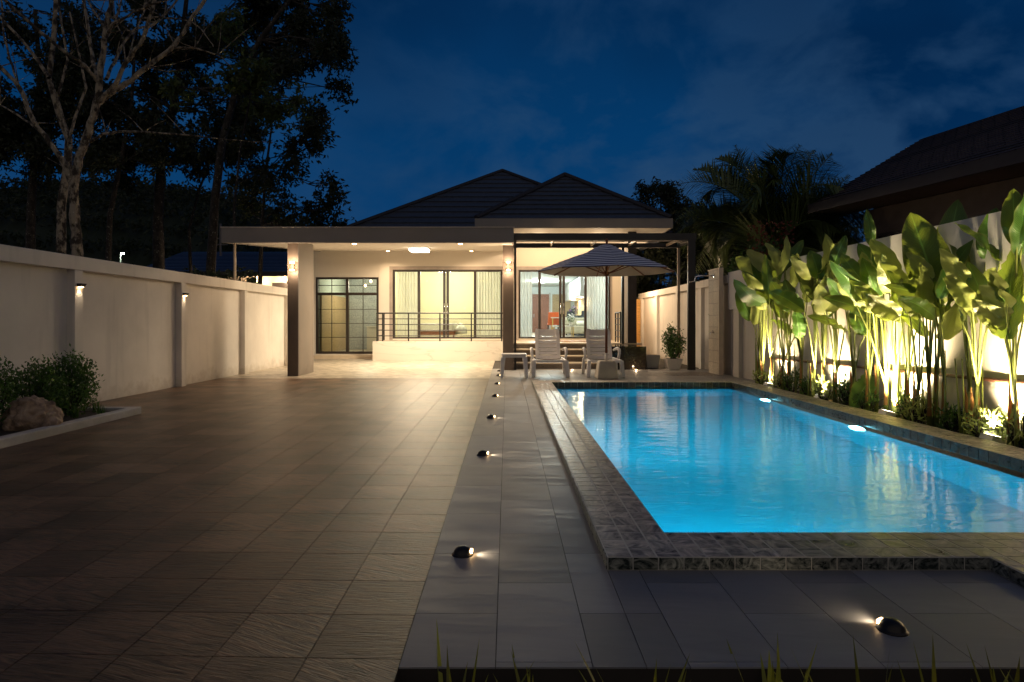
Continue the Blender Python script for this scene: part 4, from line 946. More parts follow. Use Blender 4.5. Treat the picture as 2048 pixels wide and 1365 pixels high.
for i, (bp_, ids, k) in enumerate(PLANTS):
    X, Y_ = cc(*bp_); xw = 4.42+R.uniform(-0.04, 0.12); dist = F*xw/(X-VX)
    base = Vector((xw, dist, 0.0))
    t = thing('paddle_leaf_plant', '%s tall paddle-leaf plant counted from the shower wall, %s' % (ORD[i], 'carrying %d large leaves' % len(ids)), 'plant', base, 'paddle-leaf plants in the planter')
    st = MB()
    h0 = R.uniform(0.42, 0.62)
    topc = base+Vector((R.uniform(-.03,.03), R.uniform(-.04,.04), h0))
    st.tube([base, base.lerp(topc, .5), topc], [0.026, 0.022, 0.016], 8)
    extra = R.randint(1, 2)
    for q in range(extra):
        b2 = base+Vector((R.uniform(-.06,.06), R.uniform(-.14,.14), 0)); 
        st.tube([b2, b2+Vector((R.uniform(-.03,.03), R.uniform(-.05,.05), R.uniform(.5,.95)))], [0.014, 0.005], 6)
    st.build('stem', M['stalk'], t, smooth=True)
    sh = MB()
    b2 = base+Vector((-.012, -.012, .12)); sh.tube([b2, b2+Vector((0.0, -.006, .22)), b2+Vector((-.03, -.03, .34+R.uniform(0,.2)))], [0.022, 0.016, 0.003], 5)
    sh.build('dry_sheath', M['leafdry'], t)
    ids = list(ids)+[('x', R.choice(ids)) for _ in range(4 if X < 1700 else 3)]
    for lid in ids:
        jit = None
        if isinstance(lid, tuple): jit = lid; lid = lid[1]
        (bb, tt, w) = LEAVES[lid]; dd = dist*R.uniform(0.965, 1.02); s = F/dd
        if jit:
            if lid in (34, 15, 33, 22, 21): lid = 40
            near = max(0.0, min(1.0, (X-1500)/500)); by = 455+near*60+R.random()*(210+near*40)
            bb = (bp_[0]+(R.uniform(-60, 45) if X > 1540 else R.uniform(0, 60)), by); L_ = R.uniform(115, 175)*(1+0.55*near)
            ang_ = R.choice((-1, 1, -1))*R.uniform(0.05, 1.0); tt = (bb[0]+L_*math.sin(ang_), bb[1]-L_*math.cos(ang_)); w = L_*R.uniform(0.36, 0.46)
        Bp = px(*cc(*bb), dd); Tp = px(*cc(*tt), dd*R.uniform(0.96, 1.04)); 
        un = (lid in BRIGHT) if not jit else R.random() < 0.65; face = Vector((R.uniform(-.3,.5), -0.8, R.uniform(-.75,-.35))) if un else Vector((-0.45+R.uniform(-.5,.3), -0.75, R.uniform(.15,.7)))
        lf = paddle(Bp, Tp, w/2.528/s*1.12, face, R.uniform(-0.02, 0.10), R, un)
        hi = topc if lid != 34 else base+Vector((0,0,.3))
        mid = hi.lerp(Bp, 0.55)+Vector((0, 0, 0.06))
        pt = MB().tube([hi+Vector((0,0,-.12)), mid, Bp, Bp.lerp(Tp, 0.12)], [0.011, 0.009, 0.007, 0.005], 6)
        po = pt.build('petiole', M['stalk'], t, smooth=True)
        lf.build('leaf', M['leafbig'], t, smooth=True)
# the broken low leaf
t = thing('paddle_leaf_plant', 'short paddle-leaf shoot with one leaf drooping over the coping', 'plant', (4.40, 7.9, 0), 'paddle-leaf plants in the planter')
dd = 7.85; Bp = px(*cc(770, 985), dd); Tp = px(*cc(665, 1160), dd-0.1)
MB().tube([(4.42, 7.9, 0), (4.45, 7.9, .3), Bp], [0.015, 0.012, 0.007], 6).build('stem', M['stalk'], t)
paddle(Bp, Tp, 0.24, Vector((-.5, -.8, .1)), 0.05, R).build('leaf', M['leafbig'], t, smooth=True)
GP = [(10.9, 0, 'pale'), (10.2, 0, 'pale'), (9.75, 1, 'dark'), (9.3, 1, 'dark'), (8.75, 0, 'pale'), (8.3, 1, 'dark'), (7.75, 1, 'dark'), (7.0, 1, 'dark'), (6.75, 0, 'dark'), (6.3, 1, 'dark'), (5.85, 0, 'pale'), (5.5, 0, 'pale'), (5.1, 1, 'dark')]
for i, (y, k, nm) in enumerate(GP):
    cl_ = 'low %s plant at the foot of the stems, %s from the shower' % ('pale-leaved' if k == 0 else 'dark-leaved', ORD[i])
    bush('low_plant', cl_, 'plant', 4.40+0.05*(i % 2), y, 0, 0.15, 0.28+0.05*(i % 3), M['shrubl'] if k == 0 else M['shrub'], 190, 0.075, 60+i, 'low plants in the planter', 0.0, 0.32)

# ================================================================== FOREGROUND CLUMPS
for i, (x, y, n_, lab) in enumerate(((-0.15, 1.86, 12, 'at the bottom edge below the driveway corner'), (0.08, 1.84, 10, 'at the bottom edge right of the driveway corner'), (0.42, 1.86, 7, 'small, at the bottom edge below the pool corner'), (0.78, 1.86, 9, 'at the bottom edge below the front of the pool'), (1.02, 1.80, 9, 'with one broad yellow upright blade'), (1.27, 1.82, 8, 'just below the front dome light'), (1.46, 1.84, 9, 'right of the front dome light'), (1.60, 1.80, 14, 'dense, at the bottom right corner'))):
    clump('bladed_plant', 'dark bladed plant with yellow edges, '+lab, 'plant', x, y, -0.28, n_*2+14, 0.28, 0.51, 0.030, M['lily'], 80+i, 'bladed plants in the front bed', 1.05)

# ================================================================== INTERIORS
def curtain(x0, x1, y, z0, z1, label, n=None):
    n = n or int((x1-x0)/0.016); mb = MB(); vs = []
    for i in range(n+1):
        x = x0+(x1-x0)*i/n; yy = y+0.035*math.sin(i*1.15)+0.012*math.sin(i*0.37)
        vs += [(x, yy, z0), (x, yy, z1)]
    mb.add(vs, [(2*i, 2*i+2, 2*i+3, 2*i+1) for i in range(n)])
    m = mb.build('curtain', M['curtain'], None, smooth=True); tag(m, label, 'curtain', 'white sheer curtains'); return m
curtain(-3.42, -2.72, WY+0.32, TZ+0.03, 2.75, 'white sheer curtain at the left of the bedroom door')
curtain(-0.98, -0.20, WY+0.32, TZ+0.03, 2.75, 'white sheer curtain at the right of the bedroom door')
curtain(0.38, 0.78, WY+0.32, TZ+0.03, 2.75, 'white sheer curtain at the left of the living room door')
curtain(2.48, 3.15, WY+0.32, TZ+0.03, 2.75, 'white sheer curtain at the right of the living room door')
t = thing('bed', 'low bed with white linen in the bedroom', 'bed', (-2.3, 21, TZ))
MB().box(-3.05, -1.72, 20.9, 22.9, TZ+0.12, TZ+0.24).build('bed_frame', M['doorbrown'], t)
MB().box(-3.02, -1.75, 20.92, 22.9, TZ+0.24, TZ+0.52).build('mattress', M['bed'], t, bevel=0.04)
for sx in (-3.0, -1.80): MB().box(sx, sx+.06, 20.93, 20.99, TZ, TZ+0.12).build('leg', M['doorbrown'], t)
MB().lathe(-1.55, 21.3, [(0.20, TZ+0.15), (0.22, TZ+0.3), (0.12, TZ+0.42), (0.03, TZ+0.52)], 20).build('folded_throw', M['bed'], t, smooth=True)
tg = tag(MB().box(-1.60, -1.52, 23.385, 23.399, 1.55, 1.67).build('light_switch', M['potw'], None), 'white light switch on the yellow bedroom wall', 'switch')
def roomlight(name, label, x, y, z, e, col, sz):  # ceiling lamps assumed, put in to light the interiors
    t = thing(name, label, 'ceiling light', (x, y, z))
    MB().lathe(x, y, [(0.16, z+.03), (0.18, z+.0), (0.15, z-.03), (0.05, z-.045)], 24).build('diffuser', emis('room_lamp_'+name, col, 4), t)
    light('POINT', 'bulb', t, (x, y, z-.16), e, col, shadow_soft_size=0.15)
roomlight('assumed_bedroom_lamp', 'assumed round ceiling lamp lighting the yellow bedroom', -2.0, 21.6, 2.96, 150, (1.0, 0.88, 0.64), 1)
roomlight('assumed_living_lamp', 'assumed round ceiling lamp lighting the front of the living room', 1.8, 22.5, 2.96, 170, (0.95, 0.95, 0.88), 1)
roomlight('assumed_dining_lamp', 'assumed round ceiling lamp over the dining end of the living room', 1.6, 29.0, 2.96, 300, (0.9, 0.97, 0.95), 1)
for x, y, z, lab in ((-4.75, 21.2, 2.33, 'lower glowing globe standing in for a lamp reflection in the paned door'), (-4.52, 21.0, 2.46, 'upper glowing globe standing in for a lamp reflection in the paned door')):
    t = thing('reflection_globe', lab, 'lamp reflection', (x, y, z), 'globes standing in for lamp reflections')  # added hanging globes take the place of two lamp reflections in the glass
    bm = MB(); bm.lathe(x, y, [(0.012, z-.04), (0.035, z-.02), (0.042, z), (0.035, z+.025), (0.012, z+.045)], 14).build('globe', M['lamp'], t, smooth=True)
    MB().tube([(x, y, z+.04), (x, y, 2.99)], 0.004, 6).build('cord', M['frame'], t)
    light('POINT', 'bulb', t, (x, y-.1, z-.1), 24, (1.0, 0.86, 0.6), shadow_soft_size=0.05)
# utility room
tag(MB().box(-5.795, -5.74, 19.6, 22.55, 0.14, 1.98).build('bamboo_screen', M['bamboo'], None), 'tall honey coloured screen behind the paned door', 'screen')
t = thing('sink_counter', 'pale sink counter with tap seen through the paned door', 'counter', (-4.5, 22.2, .13))
MB().box(-4.85, -3.90, 21.9, 22.58, 0.131, 0.93).build('cabinet', M['marble'], t); MB().box(-4.87, -3.89, 21.87, 22.585, 0.931, 0.965).build('worktop', M['potw'], t)
MB().tube([(-4.6, 22.3, .965), (-4.6, 22.3, 1.2), (-4.6, 22.2, 1.26), (-4.6, 22.1, 1.18)], 0.014, 8).build('tap', M['chrome'], t)
t = thing('inner_window', 'dark framed inner window glowing yellow at the back of the utility room', 'window', (-4.1, 22.5, 1.2))
MB().box(-4.25, -3.87, 22.52, 22.59, 1.0, 2.05).build('window_frame', M['frame'], t); MB().box(-4.16, -3.90, 22.50, 22.519, 1.2, 1.95).build('pane', emis('yellow_pane', (0.85, 0.75, 0.35), 0.5), t)
# living room
t = thing('entrance_door', 'brown panelled double door at the far end of the living room', 'door', (1.8, 33.8, TZ))
MB().box(1.36, 1.80, 33.83, 33.895, TZ, 2.60).build('door_leaf', M['doorbrown'], t); MB().box(1.81, 2.25, 33.83, 33.895, TZ, 2.60).build('door_leaf', M['doorbrown'], t)
MB().box(1.28, 1.355, 33.84, 33.898, TZ, 2.66).box(2.255, 2.33, 33.84, 33.898, TZ, 2.66).build('door_frame', M['cabinet'], t)
MB().box(1.45, 1.70, 33.82, 33.829, 0.8, 1.5).box(1.45, 1.70, 33.82, 33.829, 1.65, 2.45).box(1.90, 2.15, 33.82, 33.829, 0.8, 1.5).box(1.90, 2.15, 33.82, 33.829, 1.65, 2.45).build('door_panel', M['doorbrown'], t)
MB().tube([(1.44, 33.78, 1.35), (1.44, 33.78, 1.55)], 0.015, 6).build('handle', M['chrome'], t)
bl = MB()
for k in range(26): bl.box(2.42, 3.40, 33.80, 33.82, 1.30+k*0.05, 1.34+k*0.05)
tag(bl.build('bamboo_blind', M['bamboo'], None), 'golden slatted blind beside the brown entrance door', 'blind')
t = thing('kitchen_units', 'grey kitchen cabinets with lit counter on the living room side wall', 'kitchen cabinet', (3.2, 29, TZ))
MB().box(2.95, 3.44, 25.5, 32.0, 2.15, 2.95).build('wall_cabinet', M['cabinet'], t); MB().box(2.85, 3.44, 25.5, 32.0, TZ, 1.38).build('base_cabinet', M['greyfab'], t)
MB().box(3.42, 3.445, 25.5, 32.0, 1.40, 2.14).build('backsplash', M['bamboo'], t)
for y in (27, 30): light('POINT', 'bulb', t, (3.15, y, 2.05), 40, (1.0, 0.72, 0.42), shadow_soft_size=0.08)
def chair(x, y, m, label, w=0.44, hb=1.0):
    t = thing('dining_chair', label, 'chair', (x, y, TZ), 'dining chairs')
    MB().box(x-w/2, x+w/2, y, y+.44, TZ+.42, TZ+.48).build('seat', m, t, bevel=0.015)
    MB().hexa([(x-w/2,y,TZ+.48),(x+w/2,y,TZ+.48),(x+w/2,y+.05,TZ+.48),(x-w/2,y+.05,TZ+.48),(x-w/2+.03,y-.08,TZ+hb),(x+w/2-.03,y-.08,TZ+hb),(x+w/2-.03,y-.04,TZ+hb),(x-w/2+.03,y-.04,TZ+hb)]).build('backrest', m, t, bevel=0.01)
    for dx in (-1, 1):
        for dy in (0.04, 0.40): MB().box(x+dx*(w/2-.03)-.015, x+dx*(w/2-.03)+.015, y+dy-.015, y+dy+.015, TZ, TZ+.42).build('leg', M['frame'], t)
chair(2.02, 27.5, M['orange'], 'orange leather chair left of the centre of the glass door', 0.5, 0.98)
chair(2.66, 26.4, M['greyfab'], 'charcoal chair in front of the flower vase, left one', 0.38, 1.0)
chair(3.10, 25.0, M['greyfab'], 'charcoal chair nearest the right curtain', 0.38, 1.0)
t = thing('dining_table', 'dining table behind the charcoal chairs', 'table', (2.6, 27.6, TZ))
MB().box(1.9, 3.1, 27.3, 28.3, TZ+.72, TZ+.76).build('table_top', M['potw'], t)
for x in (1.95, 3.0):
    for y in (27.35, 28.2): MB().box(x, x+.05, y, y+.05, TZ, TZ+.72).build('leg', M['brass'], t)
def bouquet(name, label, x, y, z, m, sd, r=0.16):
    R = random.Random(sd); t = thing(name, label, 'flowers', (x, y, z)); MB().lathe(x, y, [(0.04, z), (0.06, z+.1), (0.035, z+.2)], 12).build('vase', M['potw'], t)
    mb = MB(); gm = MB()
    for k in range(90):
        c = Vector((x, y, z+.30))+rv(R)*r*R.random()**0.4
        leafquad(mb, c, rv(R), rv(R), 0.06, 0.05)
        leafquad(gm, Vector((x, y, z+.22))+rv(R)*r*0.7, rv(R), rv(R), 0.07, 0.03)
    mb.build('petals', m, t); gm.build('leaves', M['shrub'], t)
bouquet('flower_vase', 'vase of purple flowers on the dining table', 2.85, 27.0, TZ+.76, M['purple'], 5, 0.2)
bouquet('flower_vase', 'vase of white flowers on the coffee table', 2.25, 22.3, TZ+.42, M['white'], 6, 0.13)
t = thing('coffee_table', 'low table with brass legs behind the glass door', 'table', (1.9, 22, TZ))
MB().box(1.62, 2.35, 22.0, 22.6, TZ+.38, TZ+.42).build('table_top', M['potw'], t)
for x in (1.64, 2.30):
    for y in (22.02, 22.55): MB().box(x, x+.03, y, y+.03, TZ, TZ+.38).build('leg', M['brass'], t)
t = thing('sofa', 'low beige sofa behind the right pane of the living room door', 'sofa', (2.7, 23.5, TZ))
MB().box(2.1, 3.3, 23.2, 24.1, TZ+.12, TZ+.42).build('seat', M['sofa'], t, bevel=0.05); MB().box(2.1, 3.3, 24.0, 24.2, TZ+.42, TZ+.72).build('backrest', M['sofa'], t, bevel=0.05)
MB().box(2.6, 2.95, 23.5, 23.9, TZ+.43, TZ+.6).build('cushion', M['bed'], t, bevel=0.06)

# ================================================================== NEIGHBOURING HOUSES
t = thing('neighbour_house', 'dark neighbouring house with long sloping roof beyond the right wall', 'house', (9, 14, 0))
E = lambda tt, w, z: (7.41+.234*tt+.972*w, 13.08-.972*tt+.234*w, z)
rb = MB()
roof_face(rb, E(-1.6, 0, 3.8), E(12, 0, 3.8), E(12, 4, 5.85), E(-2.36, 4, 5.85), 22, 0.025)
roof_face(rb, E(-1.6, 8, 3.8), E(-1.6, 0, 3.8), E(-2.36, 4, 5.85), E(-2.36, 4, 5.85), 12, 0.025)
roof_face(rb, E(12, 8, 3.8), E(-1.6, 8, 3.8), E(-2.36, 4, 5.85), E(12, 4, 5.85), 12, 0.025)
m, tt_, b_ = new_mat('neighbour_roof_tile'); P(b_, Roughness=0.7)
tc_ = N(tt_, 'ShaderNodeTexCoord'); ck = N(tt_, 'ShaderNodeTexBrick'); ck.inputs['Scale'].default_value = 1; ck.inputs['Brick Width'].default_value = 0.3; ck.inputs['Row Height'].default_value = 0.2; ck.inputs['Mortar Size'].default_value = 0.02
mp_ = N(tt_, 'ShaderNodeMapping'); mp_.inputs['Rotation'].default_value = (0, 0, 1.34); L(tt_, tc_.outputs['Object'], mp_.inputs[0]); L(tt_, mp_.outputs[0], ck.inputs['Vector'])
ck.inputs['Color1'].default_value = (0.07, 0.055, 0.06, 1); ck.inputs['Color2'].default_value = (0.05, 0.04, 0.045, 1); ck.inputs['Mortar'].default_value = (0.02, 0.016, 0.018, 1)
L(tt_, ck.outputs[0], b_.inputs['Base Color'])
ro = rb.build('roof', m, t)
def ebox(mb, t0, t1, w0, w1, z0, z1): mb.hexa([E(t0,w0,z0),E(t1,w0,z0),E(t1,w1,z0),E(t0,w1,z0),E(t0,w0,z1),E(t1,w0,z1),E(t1,w1,z1),E(t0,w1,z1)])
q = MB(); ebox(q, -1.65, 12, -0.05, -0.005, 3.62, 3.83); q.build('eave_fascia', M['roofedge'], t)
q = MB(); ebox(q, -1.6, 12, 0.0, 0.99, 3.64, 3.66); q.build('soffit', mat('dark_soffit', (0.25, 0.18, 0.14), 0.8), t)
q = MB(); ebox(q, -1.0, 12, 1.0, 1.2, -0.1, 3.63); ebox(q, -1.0, -0.8, 1.2, 7, -0.1, 3.63); q.build('wall', mat('brown_render', (0.11, 0.085, 0.072), 0.85), t)
for (a, b__, z0, z1) in ((-0.7, 0.0, 2.75, 3.05), (1.0, 1.9, 0.6, 3.1), (3.3, 5.2, 1.4, 3.1)):
    q = MB(); ebox(q, a, b__, 0.95, 0.998, z0, z1); w_ = q.build('window', M['frame'], t)
    q = MB(); ebox(q, a+.06, b__-.06, 0.94, 0.949, z0+.06, z1-.06); q.build('pane', M['granite'], w_)
t = thing('neighbour_house', 'small house with blue metal roof and lit cream wall beyond the left wall', 'house', (-9, 24, 0))
b = MB().box(-13.5, -7.2, 24, 24.2, -.1, 2.9).build('wall', mat('lit_cream', (0.6, 0.5, 0.38), 0.8), t)
rb = MB(); roof_face(rb, (-13.8, 23.4, 2.97), (-6.9, 23.4, 2.97), (-6.9, 27, 4.1), (-13.8, 27, 4.1), 14, 0.03); rb.build('roof', mat('blue_roof', (0.05, 0.08, 0.17), 0.35, var=0.1), t)
MB().box(-13.8, -6.9, 23.35, 23.39, 2.80, 2.97).build('eave_fascia', M['black'], t)
for x in (-8.9, -10.6): MB().box(x, x+1.1, 23.95, 23.998, 1.7, 2.6).build('window', M['frame'], t)
for x, lab in ((-9.37, 'bright wall lamp on the small house, left one'), (-8.35, 'bright wall lamp on the small house beside the carport column')):
    t = thing('wall_lamp', lab, 'wall light', (x, 23.8, 2.7), 'lamps on the small house')
    MB().box(x-.04, x+.04, 23.85, 23.999, 2.55, 2.62).build('bracket', M['black'], t); MB().lathe(x, 23.8, [(0.03, 2.62), (0.07, 2.68), (0.06, 2.8), (0.02, 2.85)], 14).build('globe', M['lamp'], t)
    light('POINT', 'bulb', t, (x, 23.55, 2.6), 40, WARM, shadow_soft_size=0.06)
t = thing('roof_antenna', 'thin antenna mast with cross bars above the carport left end', 'antenna', px(441, 510, 25))
p0 = px(441, 512, 25); p1 = px(441, 448, 25)
MB().tube([p0, p1], 0.04, 6).build('mast', M['fascia'], t)
for yy, x0_, x1_ in ((457, 441, 462), (478, 425, 441), (483, 441, 470), (490, 428, 455)): MB().tube([px(x0_, yy, 25), px(x1_, yy, 25)], 0.025, 5).build('bar', M['fascia'], t)
t = thing('street_lamp', 'white glowing street lamp on a slim pole beyond the left wall', 'street lamp', px(241, 640, 40))
MB().tube([px(241, 640, 40), px(241, 508, 40), px(246, 506, 40)], 0.04, 8).build('pole', M['fascia'], t)
MB().tube([px(243.5, 507.3, 39.9), px(248, 507.5, 39.9)], 0.05, 8).build('lamp_head', M['lampcool'], t)
light('POINT', 'bulb', t, px(247, 512, 39.4), 40, (0.7, 1.0, 0.75), shadow_soft_size=0.1)

# ================================================================== TREES
def whorl(mb, c, R, size, n=6, droop=0.5):
    ax = rv(R)
    for k in range(n):
        d = (rv(R)+Vector((0, 0, -droop))).normalized()
        leafquad(mb, c+rv(R)*size*0.35, d, rv(R), size*R.uniform(0.7, 1.25), size*0.42, 0.1)
def limb(mb, a, b, r0, r1, R, wob=0.06, n=5):
    pts = []; ln = (b-a).length
    for i in range(n+1):
        f = i/n; p = a.lerp(b, f)
        if 0 < i < n: p = p+rv(R)*ln*wob
        pts.append(p)
    mb.tube(pts, [r0+(r1-r0)*i/n for i in range(n+1)], 6, False); return pts
def tree(name, label, trunk, r0, clumps, Y, seed, dens=1.0, leaf=0.17, group='dark trees beyond the left wall', lm=None, bm=None, depth=0.8, z0=None):
    """trunk: photo path from the ground up; clumps: (px, py, radius_px) leaf masses, each fed by its own limb"""
    R = random.Random(seed); s = F/Y
    tp = [px(x, y, Y) for x, y in trunk]
    base = Vector((tp[0].x, tp[0].y, -0.02)); t = thing(name, label, 'tree', base, group)
    tk = MB(); pts = [base]+tp; n = len(pts)
    r0 *= 0.62; rad = [r0*(1-0.7*i/(n-1)) for i in range(n)]
    tk.tube(pts, rad, 10, False)
    lf = MB()
    for (cx, cy, cr) in clumps:
        r = cr/s; c = px(cx, cy, Y); c.y += R.uniform(-depth, depth)*2.2
        best = min(range(1, n), key=lambda i: (pts[i]-c).length+(0.8*max(0, pts[i].z-c.z+0.3)))
        lp = limb(tk, pts[best], c, rad[best]*0.42, 0.010, R, 0.07)
        sub = []
        k_ = max(6, int(r*r*30)); 
        for k in range(k_):
            e = c+rv(R)*r*R.uniform(0.25, 1.0)
            e.z -= 0.15*r*R.random()
            a = lp[R.randint(2, len(lp)-1)]
            tk.tube([a, a.lerp(e, 0.5)+rv(R)*0.08, e], [0.018, 0.011, 0.004], 4, False)
            sub.append(e)
        for e in sub:
            for q in range(int(14*dens)):
                whorl(lf, e+rv(R)*R.uniform(0.03, 0.46), R, leaf, 5)
    tk.build('trunk', bm or M['barkd'], t, smooth=True); lf.build('crown', lm or M['treeleaf'], t)
    return t
R = random.Random(5)
def scatter(R, x0, x1, y0, y1, n, r0, r1): return [(R.uniform(x0, x1), R.uniform(y0, y1), R.uniform(r0, r1)) for _ in range(n)]
tree('tall_tree', 'dark tall tree with spreading leafy crown behind the thick pale tree', [(318, 560), (316, 440), (322, 330), (345, 220), (360, 120), (375, -20)], 0.36,
     scatter(R, 190, 440, 130, 330, 16, 24, 42)+scatter(R, 300, 560, 0, 120, 18, 28, 46)+[(470, 170, 40), (520, 190, 34), (430, 260, 38), (400, 310, 30)], 22, 1)
tree('tall_tree', 'dark tree whose leafy branches reach farthest right over the sky', [(420, 560), (430, 400), (445, 280), (475, 170), (520, 80), (580, 0), (620, -60)], 0.26,
     [(560, 20, 44), (600, 50, 40), (640, 25, 40), (665, 60, 34), (690, 110, 32), (640, 100, 36), (600, 110, 34), (660, 150, 26), (610, 160, 26), (690, 140, 24), (575, 185, 26), (605, 195, 22), (520, 40, 40), (540, 100, 34), (650, -20, 40), (590, -25, 40), (500, -20, 40)], 20, 2)
tree('slender_tree', 'slender dark tree standing behind the left end of the carport', [(520, 560), (524, 450), (532, 340), (545, 240)], 0.13,
     [(520, 300, 26), (560, 290, 26), (600, 300, 28), (640, 300, 26), (665, 285, 20), (600, 345, 26), (640, 350, 24), (560, 360, 28), (510, 360, 28), (480, 350, 26), (460, 355, 18), (660, 400, 24), (620, 420, 26), (570, 415, 28), (530, 430, 26), (660, 440, 22), (600, 450, 26), (490, 400, 18), (560, 240, 22), (625, 250, 20), (640, 445, 26), (575, 452, 24)], 19, 3, leaf=0.15)
tree('tall_tree', 'dark leafy tree filling the sky at the far left behind the pale branches', [(60, 560), (62, 420), (70, 300), (80, 150), (70, 20)], 0.30,
     scatter(R, -40, 200, 0, 330, 30, 26, 46), 21, 4, dens=0.9)
tree('tall_tree', 'dark tree with several thin stems between the pale trunk and the thick dark trunk', [(215, 560), (220, 430), (240, 330), (262, 220), (270, 100), (280, 0)], 0.17,
     scatter(R, 170, 330, 0, 330, 20, 24, 40)+scatter(R, 190, 260, 260, 340, 5, 20, 30), 20.5, 5, dens=0.9)
tree('slender_tree', 'thin dark tree leaning right between the thick trunk and the slender tree', [(382, 560), (378, 460), (398, 380), (430, 300), (470, 250)], 0.12,
     [(430, 250, 28), (470, 230, 28), (500, 250, 26), (455, 300, 22), (380, 300, 26), (350, 320, 26), (350, 270, 28), (400, 220, 30), (440, 190, 30), (480, 320, 18), (420, 345, 14)], 23, 6)
tree('slender_tree', 'dark rounded tree silhouette to the right of the house roof', [(1320, 600), (1320, 450), (1322, 400)], 0.15,
     [(1285, 385, 20), (1310, 395, 24), (1335, 372, 18), (1350, 390, 22), (1370, 410, 22), (1290, 415, 24), (1325, 430, 26), (1365, 440, 26), (1300, 450, 24), (1400, 430, 24), (1390, 460, 28), (1350, 475, 26), (1310, 480, 24), (1340, 510, 26), (1380, 500, 30)], 30, 7, leaf=0.2, group='trees beyond the right wall')
tree('leafy_tree', 'dark bushy tree mass between the house corner and the palm', [(1420, 640), (1420, 560), (1415, 500)], 0.2,
     scatter(random.Random(4), 1245, 1500, 450, 600, 46, 24, 36), 24, 17, leaf=0.2, group='trees beyond the right wall', dens=1.3)
tree('leafy_tree', 'dark low tree under the palm crown left of the neighbour roof', [(1560, 640), (1560, 560), (1570, 500)], 0.2,
     scatter(random.Random(6), 1440, 1700, 440, 600, 34, 24, 36), 20, 18, leaf=0.2, group='trees beyond the right wall', dens=1.3)
# green hanging foliage nearer; its faint light is put into a lighter leaf colour
tree('slender_tree', 'faintly lit olive green drooping foliage before the dark trees', [(470, 560), (468, 420), (480, 300), (500, 200), (515, 110)], 0.07,
     [(500, 95, 16), (545, 150, 20), (480, 185, 16), (530, 190, 20), (550, 215, 14), (500, 200, 14), (330, 155, 14), (545, 170, 18)], 14.5, 8, dens=0.8, leaf=0.15, lm=leaf_mat('olive_leaf_lit', (0.07, 0.095, 0.022), (0.15, 0.2, 0.04), 0.6))

# the pale tree, branches followed from the trunk
def d5(x, y): return (x/2.437, y/2.437)
t = thing('pale_tree', 'thick pale barked tree with bare forking branches behind the left wall', 'tree', (px(152, 510, 10.4).x, 10.4, -0.02))
BR = [([(380,1560),(378,1250),(366,1050),(360,930),(378,800),(432,640),(472,500),(482,400),(500,260),(516,140),(545,0),(560,-120)], 27, 9, 0.0, 10.4),
      ([(368,960),(322,820),(240,690),(170,600),(95,430),(0,325),(-90,250)], 15, 8, -0.2, 10.4),
      ([(438,690),(520,650),(620,643),(700,645),(900,655),(1100,680),(1330,695)], 8, 1.5, -0.5, 10.3),
      ([(470,510),(560,445),(720,330),(850,220),(930,100),(1000,0),(1040,-60)], 15, 7, 0.3, 10.45),
      ([(478,500),(560,410),(620,300),(700,180),(752,0),(765,-80)], 12, 7, -0.2, 10.4),
      ([(480,400),(430,340),(340,270),(200,160),(40,20),(-40,-60)], 11, 6, -0.5, 10.4),
      ([(478,380),(460,330),(432,180),(410,0),(405,-90)], 11, 7, 0.4, 10.5),
      ([(516,150),(480,90),(430,0),(400,-60)], 7, 4, 0.2, 10.4), ([(515,170),(560,110),(620,80),(700,40),(860,-20)], 7, 4, -0.3, 10.4),
      ([(518,390),(560,300),(640,160),(760,110),(900,-40)], 8, 5, 0.7, 10.6),
      ([(850,232),(950,235),(1060,270),(1130,330)], 5, 2, 0, 10.6), ([(690,90),(800,88),(930,105),(1000,170),(1040,230)], 5, 1.5, -0.3, 10.4),
      ([(170,620),(110,575),(0,510),(-60,490)], 6, 4, 0.2, 10.2), ([(98,435),(60,320),(25,200),(10,60),(8,-60)], 6, 4, 0.3, 10.3),
      ([(616,310),(600,190),(560,90),(545,0)], 4, 2.5, 0.2, 10.5), ([(620,300),(660,160),(700,60),(720,-40)], 4, 3, 0.5, 10.5), ([(500,270),(530,160),(580,60),(600,-30)], 7, 4, 0.5, 10.4)]
mbt = MB(); Rb = random.Random(9)
for path, ra, rb_, dz, Y0 in BR:
    pts = []
    s = F/Y0
    n = len(path)
    for i, q in enumerate(path):
        f = i/(n-1); p = px(*d5(*q), Y0+dz*f*2.0); pts.append(p)
    # smooth resample
    out = []
    for i in range(n-1):
        p0 = pts[max(0, i-1)]; p1 = pts[i]; p2 = pts[i+1]; p3 = pts[min(n-1, i+2)]
        for k in range(4):
            u = k/4; out.append(0.5*((2*p1)+(p2-p0)*u+(2*p0-5*p1+4*p2-p3)*u*u+(3*p1-p0-3*p2+p3)*u**3)+rv(Rb)*0.012)
    out.append(pts[-1]); m_ = len(out)
    if ra > 20: out[0].z = -0.02
    mbt.tube(out, [(ra+(rb_-ra)*(i/(m_-1))**0.8)/2.437/s*(1+0.08*math.sin(i*1.7)) for i in range(m_)], 12, False)
mbt.build('trunk', M['bark'], t, smooth=True)
sp = MB(); lf = MB()
for k in range(70):
    bx = BR[Rb.randint(1, len(BR)-1)]; i = Rb.randint(1, len(bx[0])-2); a = px(*d5(*bx[0][i]), bx[4]); e = a+Vector((Rb.uniform(-.7,.7), Rb.uniform(-.4,.4), Rb.uniform(-.1,.9)))
    sp.tube([a, a.lerp(e,.5)+rv(Rb)*.06, e], [0.010, 0.006, 0.002], 4, False)
sp.build('twigs', M['bark'], t)
t = thing('pale_tree', 'second mottled trunk standing just left behind the thick pale tree', 'tree', (px(124, 510, 12).x, 12, -0.02))
mb2 = MB()
